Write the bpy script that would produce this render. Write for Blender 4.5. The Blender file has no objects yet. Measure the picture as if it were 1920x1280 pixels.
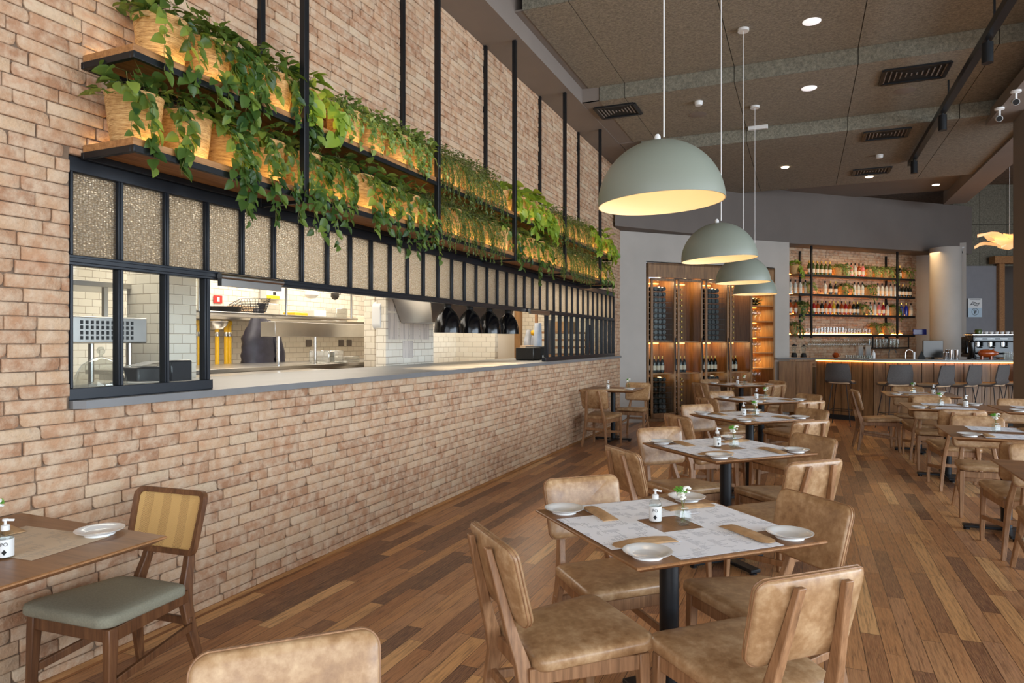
import bpy, math, random
from math import sin, cos, pi, radians, sqrt, floor
from mathutils import Vector, Matrix
R = random.Random(7)
SC = bpy.context.scene
COL = SC.collection
# ------------------------------------------------------------------ camera frame
TH = math.atan(545/1270.0); FP = 1270.0; CX = 960.0; CY = 638.0; EYE = 1.45
ST, CT = sin(TH), cos(TH)
def WD(px, D, z):                       # point at camera depth D seen in column px
    u = (px-CX)/FP
    return (-ST*D+CT*u*D, CT*D+ST*u*D, z)
def WZ(px, py, z):                      # point of a horizontal plane z
    return WD(px, (z-EYE)*FP/(CY-py), z)
def WX(px, py, X):                      # point of a plane x = X
    u = (px-CX)/FP; D = X/(-ST+CT*u)
    return (X, CT*D+ST*u*D, EYE+(CY-py)/FP*D)
# ------------------------------------------------------------------ mesh builder
class MB:
    def __init__(s): s.v=[]; s.f=[]; s.mi=[]; s.cur=0; s.tone=[]; s.tn=0.5
    def add(s, vs, fs):
        b=len(s.v); s.v.extend([tuple(p) for p in vs]); s.tone.extend([s.tn]*len(vs))
        for f in fs: s.f.append(tuple(b+i for i in f)); s.mi.append(s.cur)
        return s
    def bx(s,x0,x1,y0,y1,z0,z1):
        v=[(x0,y0,z0),(x1,y0,z0),(x1,y1,z0),(x0,y1,z0),(x0,y0,z1),(x1,y0,z1),(x1,y1,z1),(x0,y1,z1)]
        return s.add(v,[(0,3,2,1),(4,5,6,7),(0,1,5,4),(1,2,6,5),(2,3,7,6),(3,0,4,7)])
    def rings(s, rs, closed=True, cap0=True, cap1=True):
        n=len(rs[0]); v=[p for r in rs for p in r]; f=[]
        for k in range(len(rs)-1):
            for i in range(n if closed else n-1):
                j=(i+1)%n; f.append((k*n+i,k*n+j,(k+1)*n+j,(k+1)*n+i))
        if cap0: f.append(tuple(range(n-1,-1,-1)))
        if cap1: f.append(tuple((len(rs)-1)*n+i for i in range(n)))
        return s.add(v,f)
    def lathe(s, prof, c=(0,0,0), n=20, cap0=True, cap1=True, M=None):
        rs=[]
        for r,z in prof:
            ring=[Vector((r*cos(2*pi*i/n),r*sin(2*pi*i/n),z)) for i in range(n)]
            if M is not None: ring=[M@p for p in ring]
            rs.append([(p[0]+c[0],p[1]+c[1],p[2]+c[2]) for p in ring])
        return s.rings(rs,True,cap0,cap1)
    def cyl(s,p0,p1,r,n=12,r1=None): return s.tube([p0,p1],[r,r if r1 is None else r1],n)
    def tube(s,pts,r,n=8,twist=0):
        pts=[Vector(p) for p in pts]; rr=r if isinstance(r,(list,tuple)) else [r]*len(pts)
        rs=[]; ref=None
        for i,p in enumerate(pts):
            a=pts[max(i-1,0)]; b=pts[min(i+1,len(pts)-1)]; t=(b-a)
            if t.length<1e-9: t=Vector((0,0,1))
            t.normalize()
            if ref is None:
                ref=Vector((1,0,0)) if abs(t.x)<.8 else Vector((0,1,0))
            ref=(ref-t*ref.dot(t)); ref.normalize(); bi=t.cross(ref)
            rs.append([p+(ref*cos(2*pi*k/n+twist)+bi*sin(2*pi*k/n+twist))*rr[i] for k in range(n)])
        return s.rings(rs)
    def beam(s,pts,sz):                 # near vertical member, horizontal rectangular sections
        return s.rings([[(x-a/2,y-b/2,z),(x+a/2,y-b/2,z),(x+a/2,y+b/2,z),(x-a/2,y+b/2,z)] for (x,y,z),(a,b) in zip(pts,sz)])
    def bar(s,p0,p1,w,h):               # w across (horizontal), h in height direction
        p0=Vector(p0);p1=Vector(p1);t=(p1-p0).normalized()
        sd=Vector((-t.y,t.x,0)) if abs(t.z)<.99 else Vector((1,0,0)); sd.normalize(); up=t.cross(sd)
        q=[sd*w/2+up*h/2,-sd*w/2+up*h/2,-sd*w/2-up*h/2,sd*w/2-up*h/2]
        return s.rings([[p0+k for k in q],[p1+k for k in q]])
    def prism(s,poly,z0,z1):
        return s.rings([[(x,y,z0) for x,y in poly],[(x,y,z1) for x,y in poly]])
    def sphere(s,c,r,n=12,m=8,sz=1):
        return s.lathe([(max(r*sin(pi*k/m),1e-4),-r*sz*cos(pi*k/m)) for k in range(m+1)],c,n,False,False)
    def xf(s,M,a=0):
        for i in range(a,len(s.v)): s.v[i]=tuple(M@Vector(s.v[i]))
        return s
    def build(s,name,mat,parent=None,ang=35,bevel=0,tone=False,label=None,flat=False):
        me=bpy.data.meshes.new(name); me.from_pydata(s.v,[],s.f)
        for m in (mat if isinstance(mat,(list,tuple)) else [mat]): me.materials.append(m)
        if any(s.mi): me.polygons.foreach_set('material_index',s.mi)
        if not flat:
            me.polygons.foreach_set('use_smooth',[True]*len(me.polygons))
            me.update()
            me.set_sharp_from_angle(angle=radians(ang))
        if tone:
            at=me.attributes.new('tone','FLOAT','POINT'); at.data.foreach_set('value',s.tone)
        me.update()
        o=bpy.data.objects.new(name,me); COL.objects.link(o)
        if parent is not None: o.parent=parent
        if bevel:
            b=o.modifiers.new('bevel','BEVEL'); b.width=bevel; b.segments=2; b.limit_method='ANGLE'; b.angle_limit=radians(40)
        if label: o['label']=label
        return o
def tag(o,label,cat,group=None):
    o['label']=label; o['category']=cat
    if group: o['group']=group
    return o
def thing(name,label,cat,loc=(0,0,0),rz=0,group=None):
    o=bpy.data.objects.new(name,None); COL.objects.link(o); o.location=loc; o.rotation_euler=(0,0,rz)
    o.empty_display_size=.1
    return tag(o,label,cat,group)
def struct(o,label=None):
    o['kind']='structure'
    if label: o['label']=label
    return o
KIDS={}
def kids(o):
    return [c for c in bpy.data.objects if c.parent is o]
def proto(o):                          # remember the children of a finished prototype
    KIDS[o.name]=[(c,[g for g in kids(c)]) for c in kids(o)]
    return o
def dup(root,loc,rz,label,group=None,scale=None):
    r=root.copy(); COL.objects.link(r); r.location=loc; r.rotation_euler=(root.rotation_euler[0],root.rotation_euler[1],rz)
    if scale: r.scale=scale
    r['label']=label
    if group: r['group']=group
    for c,gs in KIDS.get(root.name,[]):
        d=c.copy(); COL.objects.link(d); d.parent=r
        for g in gs:
            e=g.copy(); COL.objects.link(e); e.parent=d
    return r
class Maker:                           # first call moves the prototype itself, then copies
    def __init__(s,root): s.root=root; s.used=False; proto(root)
    def __call__(s,loc,rz,label,group=None,scale=None):
        if s.used: return dup(s.root,loc,rz,label,group,scale)
        s.used=True; r=s.root; r.location=loc; r.rotation_euler[2]=rz; r['label']=label
        if group: r['group']=group
        if scale: r.scale=scale
        return r
ORD='first second third fourth fifth sixth seventh eighth ninth tenth eleventh twelfth thirteenth fourteenth fifteenth sixteenth seventeenth eighteenth nineteenth twentieth'.split()
ORD+=['twenty-'+o for o in ORD[:9]]+['thirtieth']
# ------------------------------------------------------------------ materials
def lin(c): return tuple(((x/255.)/12.92 if x/255.<=.04045 else ((x/255.+.055)/1.055)**2.4) for x in c)+(1,)
def newmat(name):
    m=bpy.data.materials.new(name); m.use_nodes=True; nt=m.node_tree
    return m,nt,nt.nodes['Principled BSDF']
class G:                                # tiny node helper
    def __init__(s,nt): s.nt=nt
    def n(s,t,**k):
        o=s.nt.nodes.new(t)
        for a,b in k.items(): setattr(o,a,b)
        return o
    def l(s,a,b): s.nt.links.new(a,b)
    def math(s,op,a,b=None,c=None):
        o=s.n('ShaderNodeMath',operation=op)
        for i,x in enumerate((a,b,c)):
            if x is None: continue
            if isinstance(x,(int,float)): o.inputs[i].default_value=x
            else: s.l(x,o.inputs[i])
        return o.outputs[0]
    def coord(s): return s.n('ShaderNodeTexCoord').outputs['Object']
    def mapping(s,vec,scale=(1,1,1),rot=(0,0,0),loc=(0,0,0)):
        o=s.n('ShaderNodeMapping'); s.l(vec,o.inputs[0]); o.inputs['Scale'].default_value=scale; o.inputs['Rotation'].default_value=rot; o.inputs['Location'].default_value=loc
        return o.outputs[0]
    def noise(s,vec,scale,detail=4,rough=.55):
        o=s.n('ShaderNodeTexNoise'); o.inputs['Scale'].default_value=scale; o.inputs['Detail'].default_value=detail; o.inputs['Roughness'].default_value=rough
        if vec is not None: s.l(vec,o.inputs['Vector'])
        return o.outputs['Fac']
    def ramp(s,fac,stops):
        o=s.n('ShaderNodeValToRGB'); e=o.color_ramp.elements
        while len(e)<len(stops): e.new(.5)
        for k,(p,c) in enumerate(stops): e[k].position=p; e[k].color=c if len(c)==4 else lin(c)
        s.l(fac,o.inputs[0]); return o.outputs[0]
    def mix(s,fac,a,b,mode='MIX'):
        o=s.n('ShaderNodeMix',data_type='RGBA',blend_type=mode)
        for k,x in ((0,fac),(6,a),(7,b)):
            if isinstance(x,(int,float,tuple)): o.inputs[k].default_value=x
            else: s.l(x,o.inputs[k])
        return o.outputs[2]
    def bump(s,h,strength,dist,bsdf):
        o=s.n('ShaderNodeBump'); o.inputs['Strength'].default_value=strength; o.inputs['Distance'].default_value=dist
        s.l(h,o.inputs['Height']); s.l(o.outputs[0],bsdf.inputs['Normal']); return o
def flat(name,c,rough=.5,metal=0,var=0,vs=8,bump=0,bs=60,em=None,es=0,alpha=None,trans=0,spec=None,coat=0):
    m,nt,b=newmat(name); g=G(nt)
    b.inputs['Base Color'].default_value=lin(c); b.inputs['Roughness'].default_value=rough; b.inputs['Metallic'].default_value=metal
    if spec is not None: b.inputs['Specular IOR Level'].default_value=spec
    if coat: b.inputs['Coat Weight'].default_value=coat; b.inputs['Coat Roughness'].default_value=.15
    co=g.coord()
    nz=g.noise(co,vs)
    if var:
        d=tuple(max(0,x*(1-var)) for x in c); e=tuple(min(255,x*(1+var)) for x in c)
        g.l(g.ramp(nz,[(.3,lin(d)),(.7,lin(e))]),b.inputs['Base Color'])
    if bump: g.bump(g.noise(co,bs),bump,.005,b)
    if em: b.inputs['Emission Color'].default_value=lin(em); b.inputs['Emission Strength'].default_value=es
    if trans: b.inputs['Transmission Weight'].default_value=trans
    return m
def wood(name,c1,c2,c3,rough=.45,sc=1,axis=1,bump=.15,coat=0):
    m,nt,b=newmat(name); g=G(nt); co=g.coord()
    oi=g.n('ShaderNodeObjectInfo'); ad=g.n('ShaderNodeVectorMath',operation='ADD'); g.l(co,ad.inputs[0])
    cb=g.n('ShaderNodeCombineXYZ'); r9=g.math('MULTIPLY',oi.outputs['Random'],9.)
    for i in range(3): g.l(r9,cb.inputs[i])
    g.l(cb.outputs[0],ad.inputs[1])
    s=[22*sc]*3; s[axis]=1.6*sc
    mp=g.mapping(ad.outputs[0],tuple(s))
    n=g.noise(mp,2.2,8,.65)
    s2=[60*sc]*3; s2[axis]=3*sc
    n2=g.noise(g.mapping(ad.outputs[0],tuple(s2)),3,3)
    f=g.math('ADD',g.math('MULTIPLY',n,.75),g.math('MULTIPLY',n2,.25))
    c=g.ramp(f,[(.32,c1),(.5,c2),(.68,c3)])
    g.l(c,b.inputs['Base Color']); b.inputs['Roughness'].default_value=rough
    if coat: b.inputs['Coat Weight'].default_value=coat; b.inputs['Coat Roughness'].default_value=.2
    g.bump(f,bump,.002,b)
    return m
MT={}
def mk():
    MT['oak']=wood('oak chair wood',(112,80,52),(150,110,76),(176,134,96),axis=2)
    MT['walnut']=wood('walnut brown wood',(74,46,28),(104,68,42),(128,88,56),axis=2)
    MT['tabletop']=wood('brown table veneer',(104,68,38),(134,92,56),(152,108,68),rough=.38,sc=.7,axis=0,bump=.05)
    MT['tableedge']=wood('table edge wood',(110,74,42),(150,106,66),(176,130,86),rough=.4,axis=0)
    MT['shelfwood']=wood('shelf wood',(120,80,44),(160,112,66),(186,138,88),rough=.5,axis=1)
    MT['cabwood']=wood('cabinet wood',(96,68,40),(134,98,60),(156,118,76),rough=.45,sc=.6,axis=2)
    MT['barwood']=wood('bar front wood',(84,58,34),(122,88,54),(150,112,72),rough=.45,sc=.5,axis=2)
    MT['black']=flat('black painted steel',(26,28,31),.38,.3)
    MT['frameblack']=flat('blue black window steel',(30,34,40),.35,.2)
    MT['blackgloss']=flat('glossy black enamel',(10,10,12),.14,.0,spec=.35)
    MT['steel']=flat('brushed stainless steel',(190,186,180),.28,1.0,var=.05,vs=3)
    MT['chrome']=flat('chrome',(220,220,220),.08,1)
    MT['darksteel']=flat('dark steel',(70,68,66),.35,.8)
    MT['white']=flat('white china',(226,226,224),.18,coat=.4)
    MT['whiteplastic']=flat('white plastic',(222,222,220),.4)
    MT['plaster']=flat('pale grey plaster',(176,170,162),.85,var=.03,vs=1.5)
    MT['bluegrey']=flat('blue grey wall paint',(136,136,140),.8,var=.02); MT['greyplaster']=flat('mid grey plaster',(112,104,98),.85,var=.03,vs=1.2)
    MT['soffit']=flat('grey ceiling plaster',(128,117,108),.8,var=.02,vs=2)
    MT['pend']=flat('sage green enamel',(128,134,122),.42)
    MT['pendin']=flat('cream enamel lining',(238,216,174),.6)
    MT['bulb']=flat('lamp bulb glow',(255,240,210),.5,em=(255,222,170),es=1.0)
    MT['led']=flat('warm led strip',(255,220,140),.5,em=(255,214,130),es=15); MT['ledshelf']=flat('bar shelf led strip',(255,200,110),.5,em=(255,176,84),es=30)
    MT['ledbar']=flat('amber led strip',(255,190,100),.5,em=(255,168,70),es=13)
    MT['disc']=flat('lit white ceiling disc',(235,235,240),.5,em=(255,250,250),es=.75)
    MT['spot']=flat('lit downlight',(255,240,220),.5,em=(255,230,195),es=8)
    MT['kraft']=flat('kraft paper',(176,140,100),.75,var=.08,vs=30,bump=.5,bs=40)
    MT['glassw']=glass('clear window glass',.02)
    MT['glasst']=glass('clear tumbler glass',.09); MT['glassv']=glass('thin vase glass',.035); MT['glassd']=glass('cake dome glass',.16); MT['glassc']=glass('cabinet door glass',.012)
    MT['soil']=flat('potting soil',(44,32,24),.95)
    MT['greyfab']=flat('charcoal grey fabric',(84,80,78),.9,var=.12,vs=120)
    MT['sagefab']=flat('sage grey seat fabric',(140,138,120),.9,var=.06,vs=160)
    MT['beigefab']=flat('beige cushion fabric',(190,160,128),.8,var=.05)
    MT['rubber']=flat('black rubber',(18,18,18),.7)
    MT['counter']=flat('grey stone counter',(120,120,120),.4,var=.04,vs=4)
    MT['yellow']=flat('yellow gas pipe paint',(226,176,30),.4)
    MT['red']=flat('red paint',(190,36,30),.45)
    MT['plasticclear']=glass('cloudy plastic box',.5)
    MT['jacket']=flat('black padded nylon',(38,36,48),.5,var=.2,vs=12)
    MT['coat']=flat('pale blue grey cloth',(176,182,194),.8,var=.08)
    MT['kitwall']=tile()
    MT['kceil']=flat('kitchen ceiling',(225,215,200),.8)
    MT['paper']=menu('printed menu paper',(240,243,250),(128,138,156))
    MT['papersheet']=menu('printed notice sheet',(206,196,186),(120,112,110))
    MT['papergold']=menu('warm printed menu paper',(206,186,160),(160,150,140))
    MT['leather']=leather()
    MT['brick']=brickm(); MT['mortar']=flat('dark brick joint',(122,102,84),.95,var=.15,vs=20)
    MT['floor']=floorm(); MT['ceil']=ceilm(); MT['ceilface']=ceilm('green grey wood wool board',(118,114,100))
    MT['hammer']=hammer(); MT['cane']=cane(); MT['basket']=basketm()
    for k,a,b_ in (('leafa',(38,72,30),(140,162,74)),('leafb',(112,146,44),(186,200,84)),('leafc',(84,118,58),(186,200,118)),('leafd',(58,80,38),(134,148,80))):
        MT[k]=leafm('foliage '+k[-1],a,b_)
    MT['stem']=flat('green brown stem',(110,112,56),.7)
    MT['petal']=flat('white petals',(236,236,226),.6)
    MT['pom']=flat('green flower head',(110,170,60),.7)
    MT['gold']=flat('gold foil',(200,160,80),.3,.8)
    MT['label']=flat('cream bottle label',(216,204,182),.6)
    for k,c in (('bt_dark',(20,24,18)),('bt_green',(60,74,24)),('bt_clear',(190,190,180)),('bt_amber',(150,64,20)),('bt_red',(150,28,30)),('bt_blue',(26,44,150)),('bt_pink',(220,120,120)),('bt_yellow',(200,160,40))):
        MT[k]=flat('bottle glass '+k[3:],c,.25 if k in('bt_dark','bt_green') else .12,coat=0 if k in('bt_dark','bt_green') else .4)
def glass(name,amt):
    m,nt,b=newmat(name); g=G(nt); nt.nodes.remove(b)
    t=g.n('ShaderNodeBsdfTransparent'); gl=g.n('ShaderNodeBsdfGlossy'); gl.inputs['Roughness'].default_value=.03
    t.inputs[0].default_value=(.93,.95,.94,1)
    lw=g.n('ShaderNodeLayerWeight'); lw.inputs[0].default_value=.5
    f=g.math('ADD',g.math('MULTIPLY',g.math('POWER',lw.outputs['Facing'],4.),.55),amt)
    mx=g.n('ShaderNodeMixShader'); g.l(f,mx.inputs[0]); g.l(t.outputs[0],mx.inputs[1]); g.l(gl.outputs[0],mx.inputs[2])
    g.l(mx.outputs[0],nt.nodes['Material Output'].inputs[0]); return m
def tile():
    m,nt,b=newmat('white subway tile'); g=G(nt); co=g.coord()
    sp=g.n('ShaderNodeSeparateXYZ'); g.l(co,sp.inputs[0]); cb=g.n('ShaderNodeCombineXYZ')
    g.l(g.math('ADD',sp.outputs[0],sp.outputs[1]),cb.inputs[0]); g.l(sp.outputs[2],cb.inputs[1])
    bt=g.n('ShaderNodeTexBrick'); g.l(cb.outputs[0],bt.inputs['Vector'])
    for k,v in (('Scale',1),('Mortar Size',.004),('Mortar Smooth',.6),('Brick Width',.15),('Row Height',.075)): bt.inputs[k].default_value=v
    bt.inputs['Color1'].default_value=lin((232,226,212)); bt.inputs['Color2'].default_value=lin((224,216,200)); bt.inputs['Mortar'].default_value=lin((176,164,146))
    g.l(bt.outputs['Color'],b.inputs['Base Color']); b.inputs['Roughness'].default_value=.25
    g.bump(g.math('SUBTRACT',1.,bt.outputs['Fac']),.6,.004,b); return m
def menu(name,paper,ink):
    m,nt,b=newmat(name); g=G(nt); co=g.coord(); sp=g.n('ShaderNodeSeparateXYZ'); g.l(co,sp.inputs[0])
    x,y=sp.outputs[0],sp.outputs[1]
    row=g.math('FRACT',g.math('MULTIPLY',y,160.)); ri=g.math('FLOOR',g.math('MULTIPLY',y,160.))
    col=g.math('FLOOR',g.math('MULTIPLY',x,14.)); cf=g.math('FRACT',g.math('MULTIPLY',x,14.))
    cb=g.n('ShaderNodeCombineXYZ'); g.l(ri,cb.inputs[0]); g.l(col,cb.inputs[1])
    wn=g.n('ShaderNodeTexWhiteNoise',noise_dimensions='2D'); g.l(cb.outputs[0],wn.inputs['Vector'])
    a=g.math('LESS_THAN',row,.42); c=g.math('LESS_THAN',cf,g.math('MULTIPLY',wn.outputs[0],.95))
    dn=g.noise(g.mapping(co,(900,60,1)),1,1); d=g.math('GREATER_THAN',dn,.42)
    blk=g.noise(g.mapping(co,(9,14,1)),1,0); e=g.math('GREATER_THAN',blk,.45)
    f=g.math('MULTIPLY',g.math('MULTIPLY',a,c),g.math('MULTIPLY',d,e)); f=g.math('MULTIPLY',f,.8)
    g.l(g.mix(f,lin(paper),lin(ink)),b.inputs['Base Color']); b.inputs['Roughness'].default_value=.7; return m
def leather():
    m,nt,b=newmat('mottled tan leather'); g=G(nt); co=g.coord()
    oi=g.n('ShaderNodeObjectInfo'); ad=g.n('ShaderNodeVectorMath',operation='ADD'); g.l(co,ad.inputs[0]); cb=g.n('ShaderNodeCombineXYZ'); g.l(g.math('MULTIPLY',oi.outputs['Random'],7.),cb.inputs[0]); g.l(cb.outputs[0],ad.inputs[1])
    n=g.noise(ad.outputs[0],9,8,.7); n2=g.noise(ad.outputs[0],40,5)
    f=g.math('ADD',g.math('MULTIPLY',n,.7),g.math('MULTIPLY',n2,.3))
    g.l(g.ramp(f,[(.36,(136,100,66)),(.5,(166,130,92)),(.64,(194,162,124))]),b.inputs['Base Color'])
    g.l(g.ramp(n,[(.3,(90,90,90,1)) if 0 else (.3,(.28,.28,.28,1)),(.7,(.42,.42,.42,1))]),b.inputs['Roughness'])
    g.bump(n2,.12,.002,b); return m
def brickm():
    m,nt,b=newmat('pale salmon brick'); g=G(nt); co=g.coord()
    at=g.n('ShaderNodeAttribute',attribute_name='tone'); t=at.outputs['Fac']
    n=g.noise(co,14,6,.65); n2=g.noise(co,55,5,.6)
    base=g.ramp(t,[(0,(164,123,94)),(.35,(178,138,107)),(.7,(187,150,118)),(.93,(198,166,134)),(1,(196,174,146))])
    pale=g.mix(g.ramp(n,[(.4,(0,0,0,1)),(.62,(.8,.8,.8,1))]),base,lin((204,180,154)))
    nn=g.noise(g.mapping(co,(1,1,2.2)),7,3); dk=g.mix(g.ramp(nn,[(.28,(.45,.45,.45,1)),(.42,(0,0,0,1))]),pale,lin((184,132,98)))
    c=g.mix(g.ramp(n2,[(.3,(.25,.25,.25,1)),(.5,(0,0,0,1))]),dk,lin((160,128,102)))
    g.l(c,b.inputs['Base Color']); b.inputs['Roughness'].default_value=.9; b.inputs['Specular IOR Level'].default_value=.2
    g.bump(g.math('ADD',n2,g.math('MULTIPLY',n,1.2)),.8,.008,b); return m
def floorm():
    m,nt,b=newmat('mixed tone plank floor'); g=G(nt); co=g.coord(); sp=g.n('ShaderNodeSeparateXYZ'); g.l(co,sp.inputs[0])
    x=g.math('DIVIDE',sp.outputs[0],.088); ix=g.math('FLOOR',x); fx=g.math('FRACT',x)
    w1=g.n('ShaderNodeTexWhiteNoise',noise_dimensions='1D'); g.l(ix,w1.inputs['W'])
    y=g.math('ADD',g.math('DIVIDE',sp.outputs[1],g.math('ADD',.6,g.math('MULTIPLY',w1.outputs[0],.6))),g.math('MULTIPLY',w1.outputs[0],17.)); iy=g.math('FLOOR',y); fy=g.math('FRACT',y)
    cb=g.n('ShaderNodeCombineXYZ'); g.l(ix,cb.inputs[0]); g.l(iy,cb.inputs[1])
    w2=g.n('ShaderNodeTexWhiteNoise',noise_dimensions='2D'); g.l(cb.outputs[0],w2.inputs['Vector'])
    base=g.ramp(w2.outputs[0],[(0,(92,64,54)),(.10,(126,88,68)),(.28,(166,114,76)),(.5,(190,136,90)),(.7,(178,132,98)),(.88,(208,154,100)),(1,(234,190,134))])
    cb2=g.n('ShaderNodeCombineXYZ'); g.l(g.math('ADD',sp.outputs[0],g.math('MULTIPLY',w2.outputs[0],13.)),cb2.inputs[0]); g.l(g.math('ADD',sp.outputs[1],g.math('MULTIPLY',w2.outputs[0],31.)),cb2.inputs[1])
    gr=g.noise(g.mapping(cb2.outputs[0],(40,2.2,1)),2,8,.65); gr2=g.noise(g.mapping(cb2.outputs[0],(130,5,1)),2,4)
    c=g.mix(g.ramp(gr,[(.32,(.8,.8,.8,1)),(.54,(0,0,0,1))]),base,lin((96,64,46)))
    c=g.mix(g.ramp(gr2,[(.40,(.3,.3,.3,1)),(.56,(0,0,0,1))]),c,lin((222,170,116)))
    ex=g.math('LESS_THAN',g.math('MINIMUM',fx,g.math('SUBTRACT',1.,fx)),.018); ey=g.math('LESS_THAN',fy,.003)
    e=g.math('MAXIMUM',ex,ey); c=g.mix(g.math('MULTIPLY',e,.85),c,lin((40,26,18)))
    g.l(c,b.inputs['Base Color'])
    g.l(g.math('ADD',.24,g.math('MULTIPLY',gr,.2)),b.inputs['Roughness']); b.inputs['Specular IOR Level'].default_value=.4
    g.bump(g.math('ADD',gr2,g.math('MULTIPLY',w2.outputs[0],.6)),.12,.002,b); return m
def ceilm(name='brown wood wool board',c=(134,125,110)):
    m,nt,b=newmat(name); g=G(nt); co=g.coord()
    n=g.noise(g.mapping(co,(1,1.5,1)),34,6,.7); n2=g.noise(co,140,4)
    f=g.math('ADD',g.math('MULTIPLY',n,.6),g.math('MULTIPLY',n2,.4))
    d=tuple(x*.78 for x in c); e=tuple(min(255,x*1.2) for x in c)
    g.l(g.ramp(f,[(.38,lin(d)),(.5,lin(c)),(.62,lin(e))]),b.inputs['Base Color']); b.inputs['Roughness'].default_value=.95
    g.bump(f,.6,.006,b); return m
def hammer():
    m,nt,b=newmat('hammered obscure glass'); g=G(nt); co=g.coord()
    v=g.n('ShaderNodeTexVoronoi'); v.inputs['Scale'].default_value=72; v.inputs['Randomness'].default_value=.55; g.l(g.mapping(co,(1,1,1.35)),v.inputs['Vector'])
    b.inputs['Base Color'].default_value=lin((250,240,222)); b.inputs['Transmission Weight'].default_value=.92; b.inputs['Roughness'].default_value=.22; b.inputs['IOR'].default_value=1.3
    bm=g.bump(v.outputs['Distance'],1.,.012,b); dc=g.ramp(v.outputs['Distance'],[(.15,(1,1,.98,1)),(.5,(.74,.66,.54,1))]); g.l(dc,b.inputs['Base Color'])  # dimple highlights put into the colour: bright centres, darker edges
    tr=g.n('ShaderNodeBsdfTranslucent'); g.l(dc,tr.inputs[0]); g.l(bm.outputs[0],tr.inputs['Normal'])
    mx=g.n('ShaderNodeMixShader'); mx.inputs[0].default_value=.5; g.l(b.outputs[0],mx.inputs[1]); g.l(tr.outputs[0],mx.inputs[2]); g.l(mx.outputs[0],nt.nodes['Material Output'].inputs[0]); return m
def cane():
    m,nt,b=newmat('woven cane webbing'); g=G(nt); co=g.coord(); sp=g.n('ShaderNodeSeparateXYZ'); g.l(co,sp.inputs[0])
    a=g.math('SINE',g.math('MULTIPLY',sp.outputs[0],900.)); c=g.math('SINE',g.math('MULTIPLY',sp.outputs[2],900.))
    f=g.math('MULTIPLY',a,c); big=g.math('GREATER_THAN',g.math('SINE',g.math('MULTIPLY',sp.outputs[0],62.)),.1)
    ff=g.math('MULTIPLY',g.math('GREATER_THAN',f,.25),g.math('ADD',.15,g.math('MULTIPLY',big,.75)))
    g.l(g.mix(ff,lin((216,176,112)),lin((120,84,44))),b.inputs['Base Color']); b.inputs['Roughness'].default_value=.6; g.bump(f,.3,.002,b); return m
def basketm():
    m,nt,b=newmat('woven straw basket'); g=G(nt); co=g.coord()
    n=g.noise(g.mapping(co,(14,14,70)),2,5,.7); sp=g.n('ShaderNodeSeparateXYZ'); g.l(co,sp.inputs[0])
    w=g.math('SINE',g.math('MULTIPLY',sp.outputs[2],900.)); f=g.math('ADD',g.math('MULTIPLY',n,.85),g.math('MULTIPLY',w,.035))
    g.l(g.ramp(f,[(.25,(132,92,50)),(.42,(188,146,92)),(.6,(214,178,124))]),b.inputs['Base Color']); b.inputs['Roughness'].default_value=.8; g.bump(f,.8,.004,b); return m
def leafm(name,a,c):
    m,nt,b=newmat(name); g=G(nt); at=g.n('ShaderNodeAttribute',attribute_name='tone')
    col=g.ramp(at.outputs['Fac'],[(0,a),(.6,tuple((a[i]+c[i])//2 for i in range(3))),(1,c)])
    g.l(col,b.inputs['Base Color']); b.inputs['Roughness'].default_value=.42
    tr=g.n('ShaderNodeBsdfTranslucent'); g.l(g.mix(.3,col,lin((190,210,80))),tr.inputs[0])
    mx=g.n('ShaderNodeMixShader'); mx.inputs[0].default_value=.38; g.l(b.outputs[0],mx.inputs[1]); g.l(tr.outputs[0],mx.inputs[2]); g.l(mx.outputs[0],nt.nodes['Material Output'].inputs[0]); return m
mk()
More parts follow.
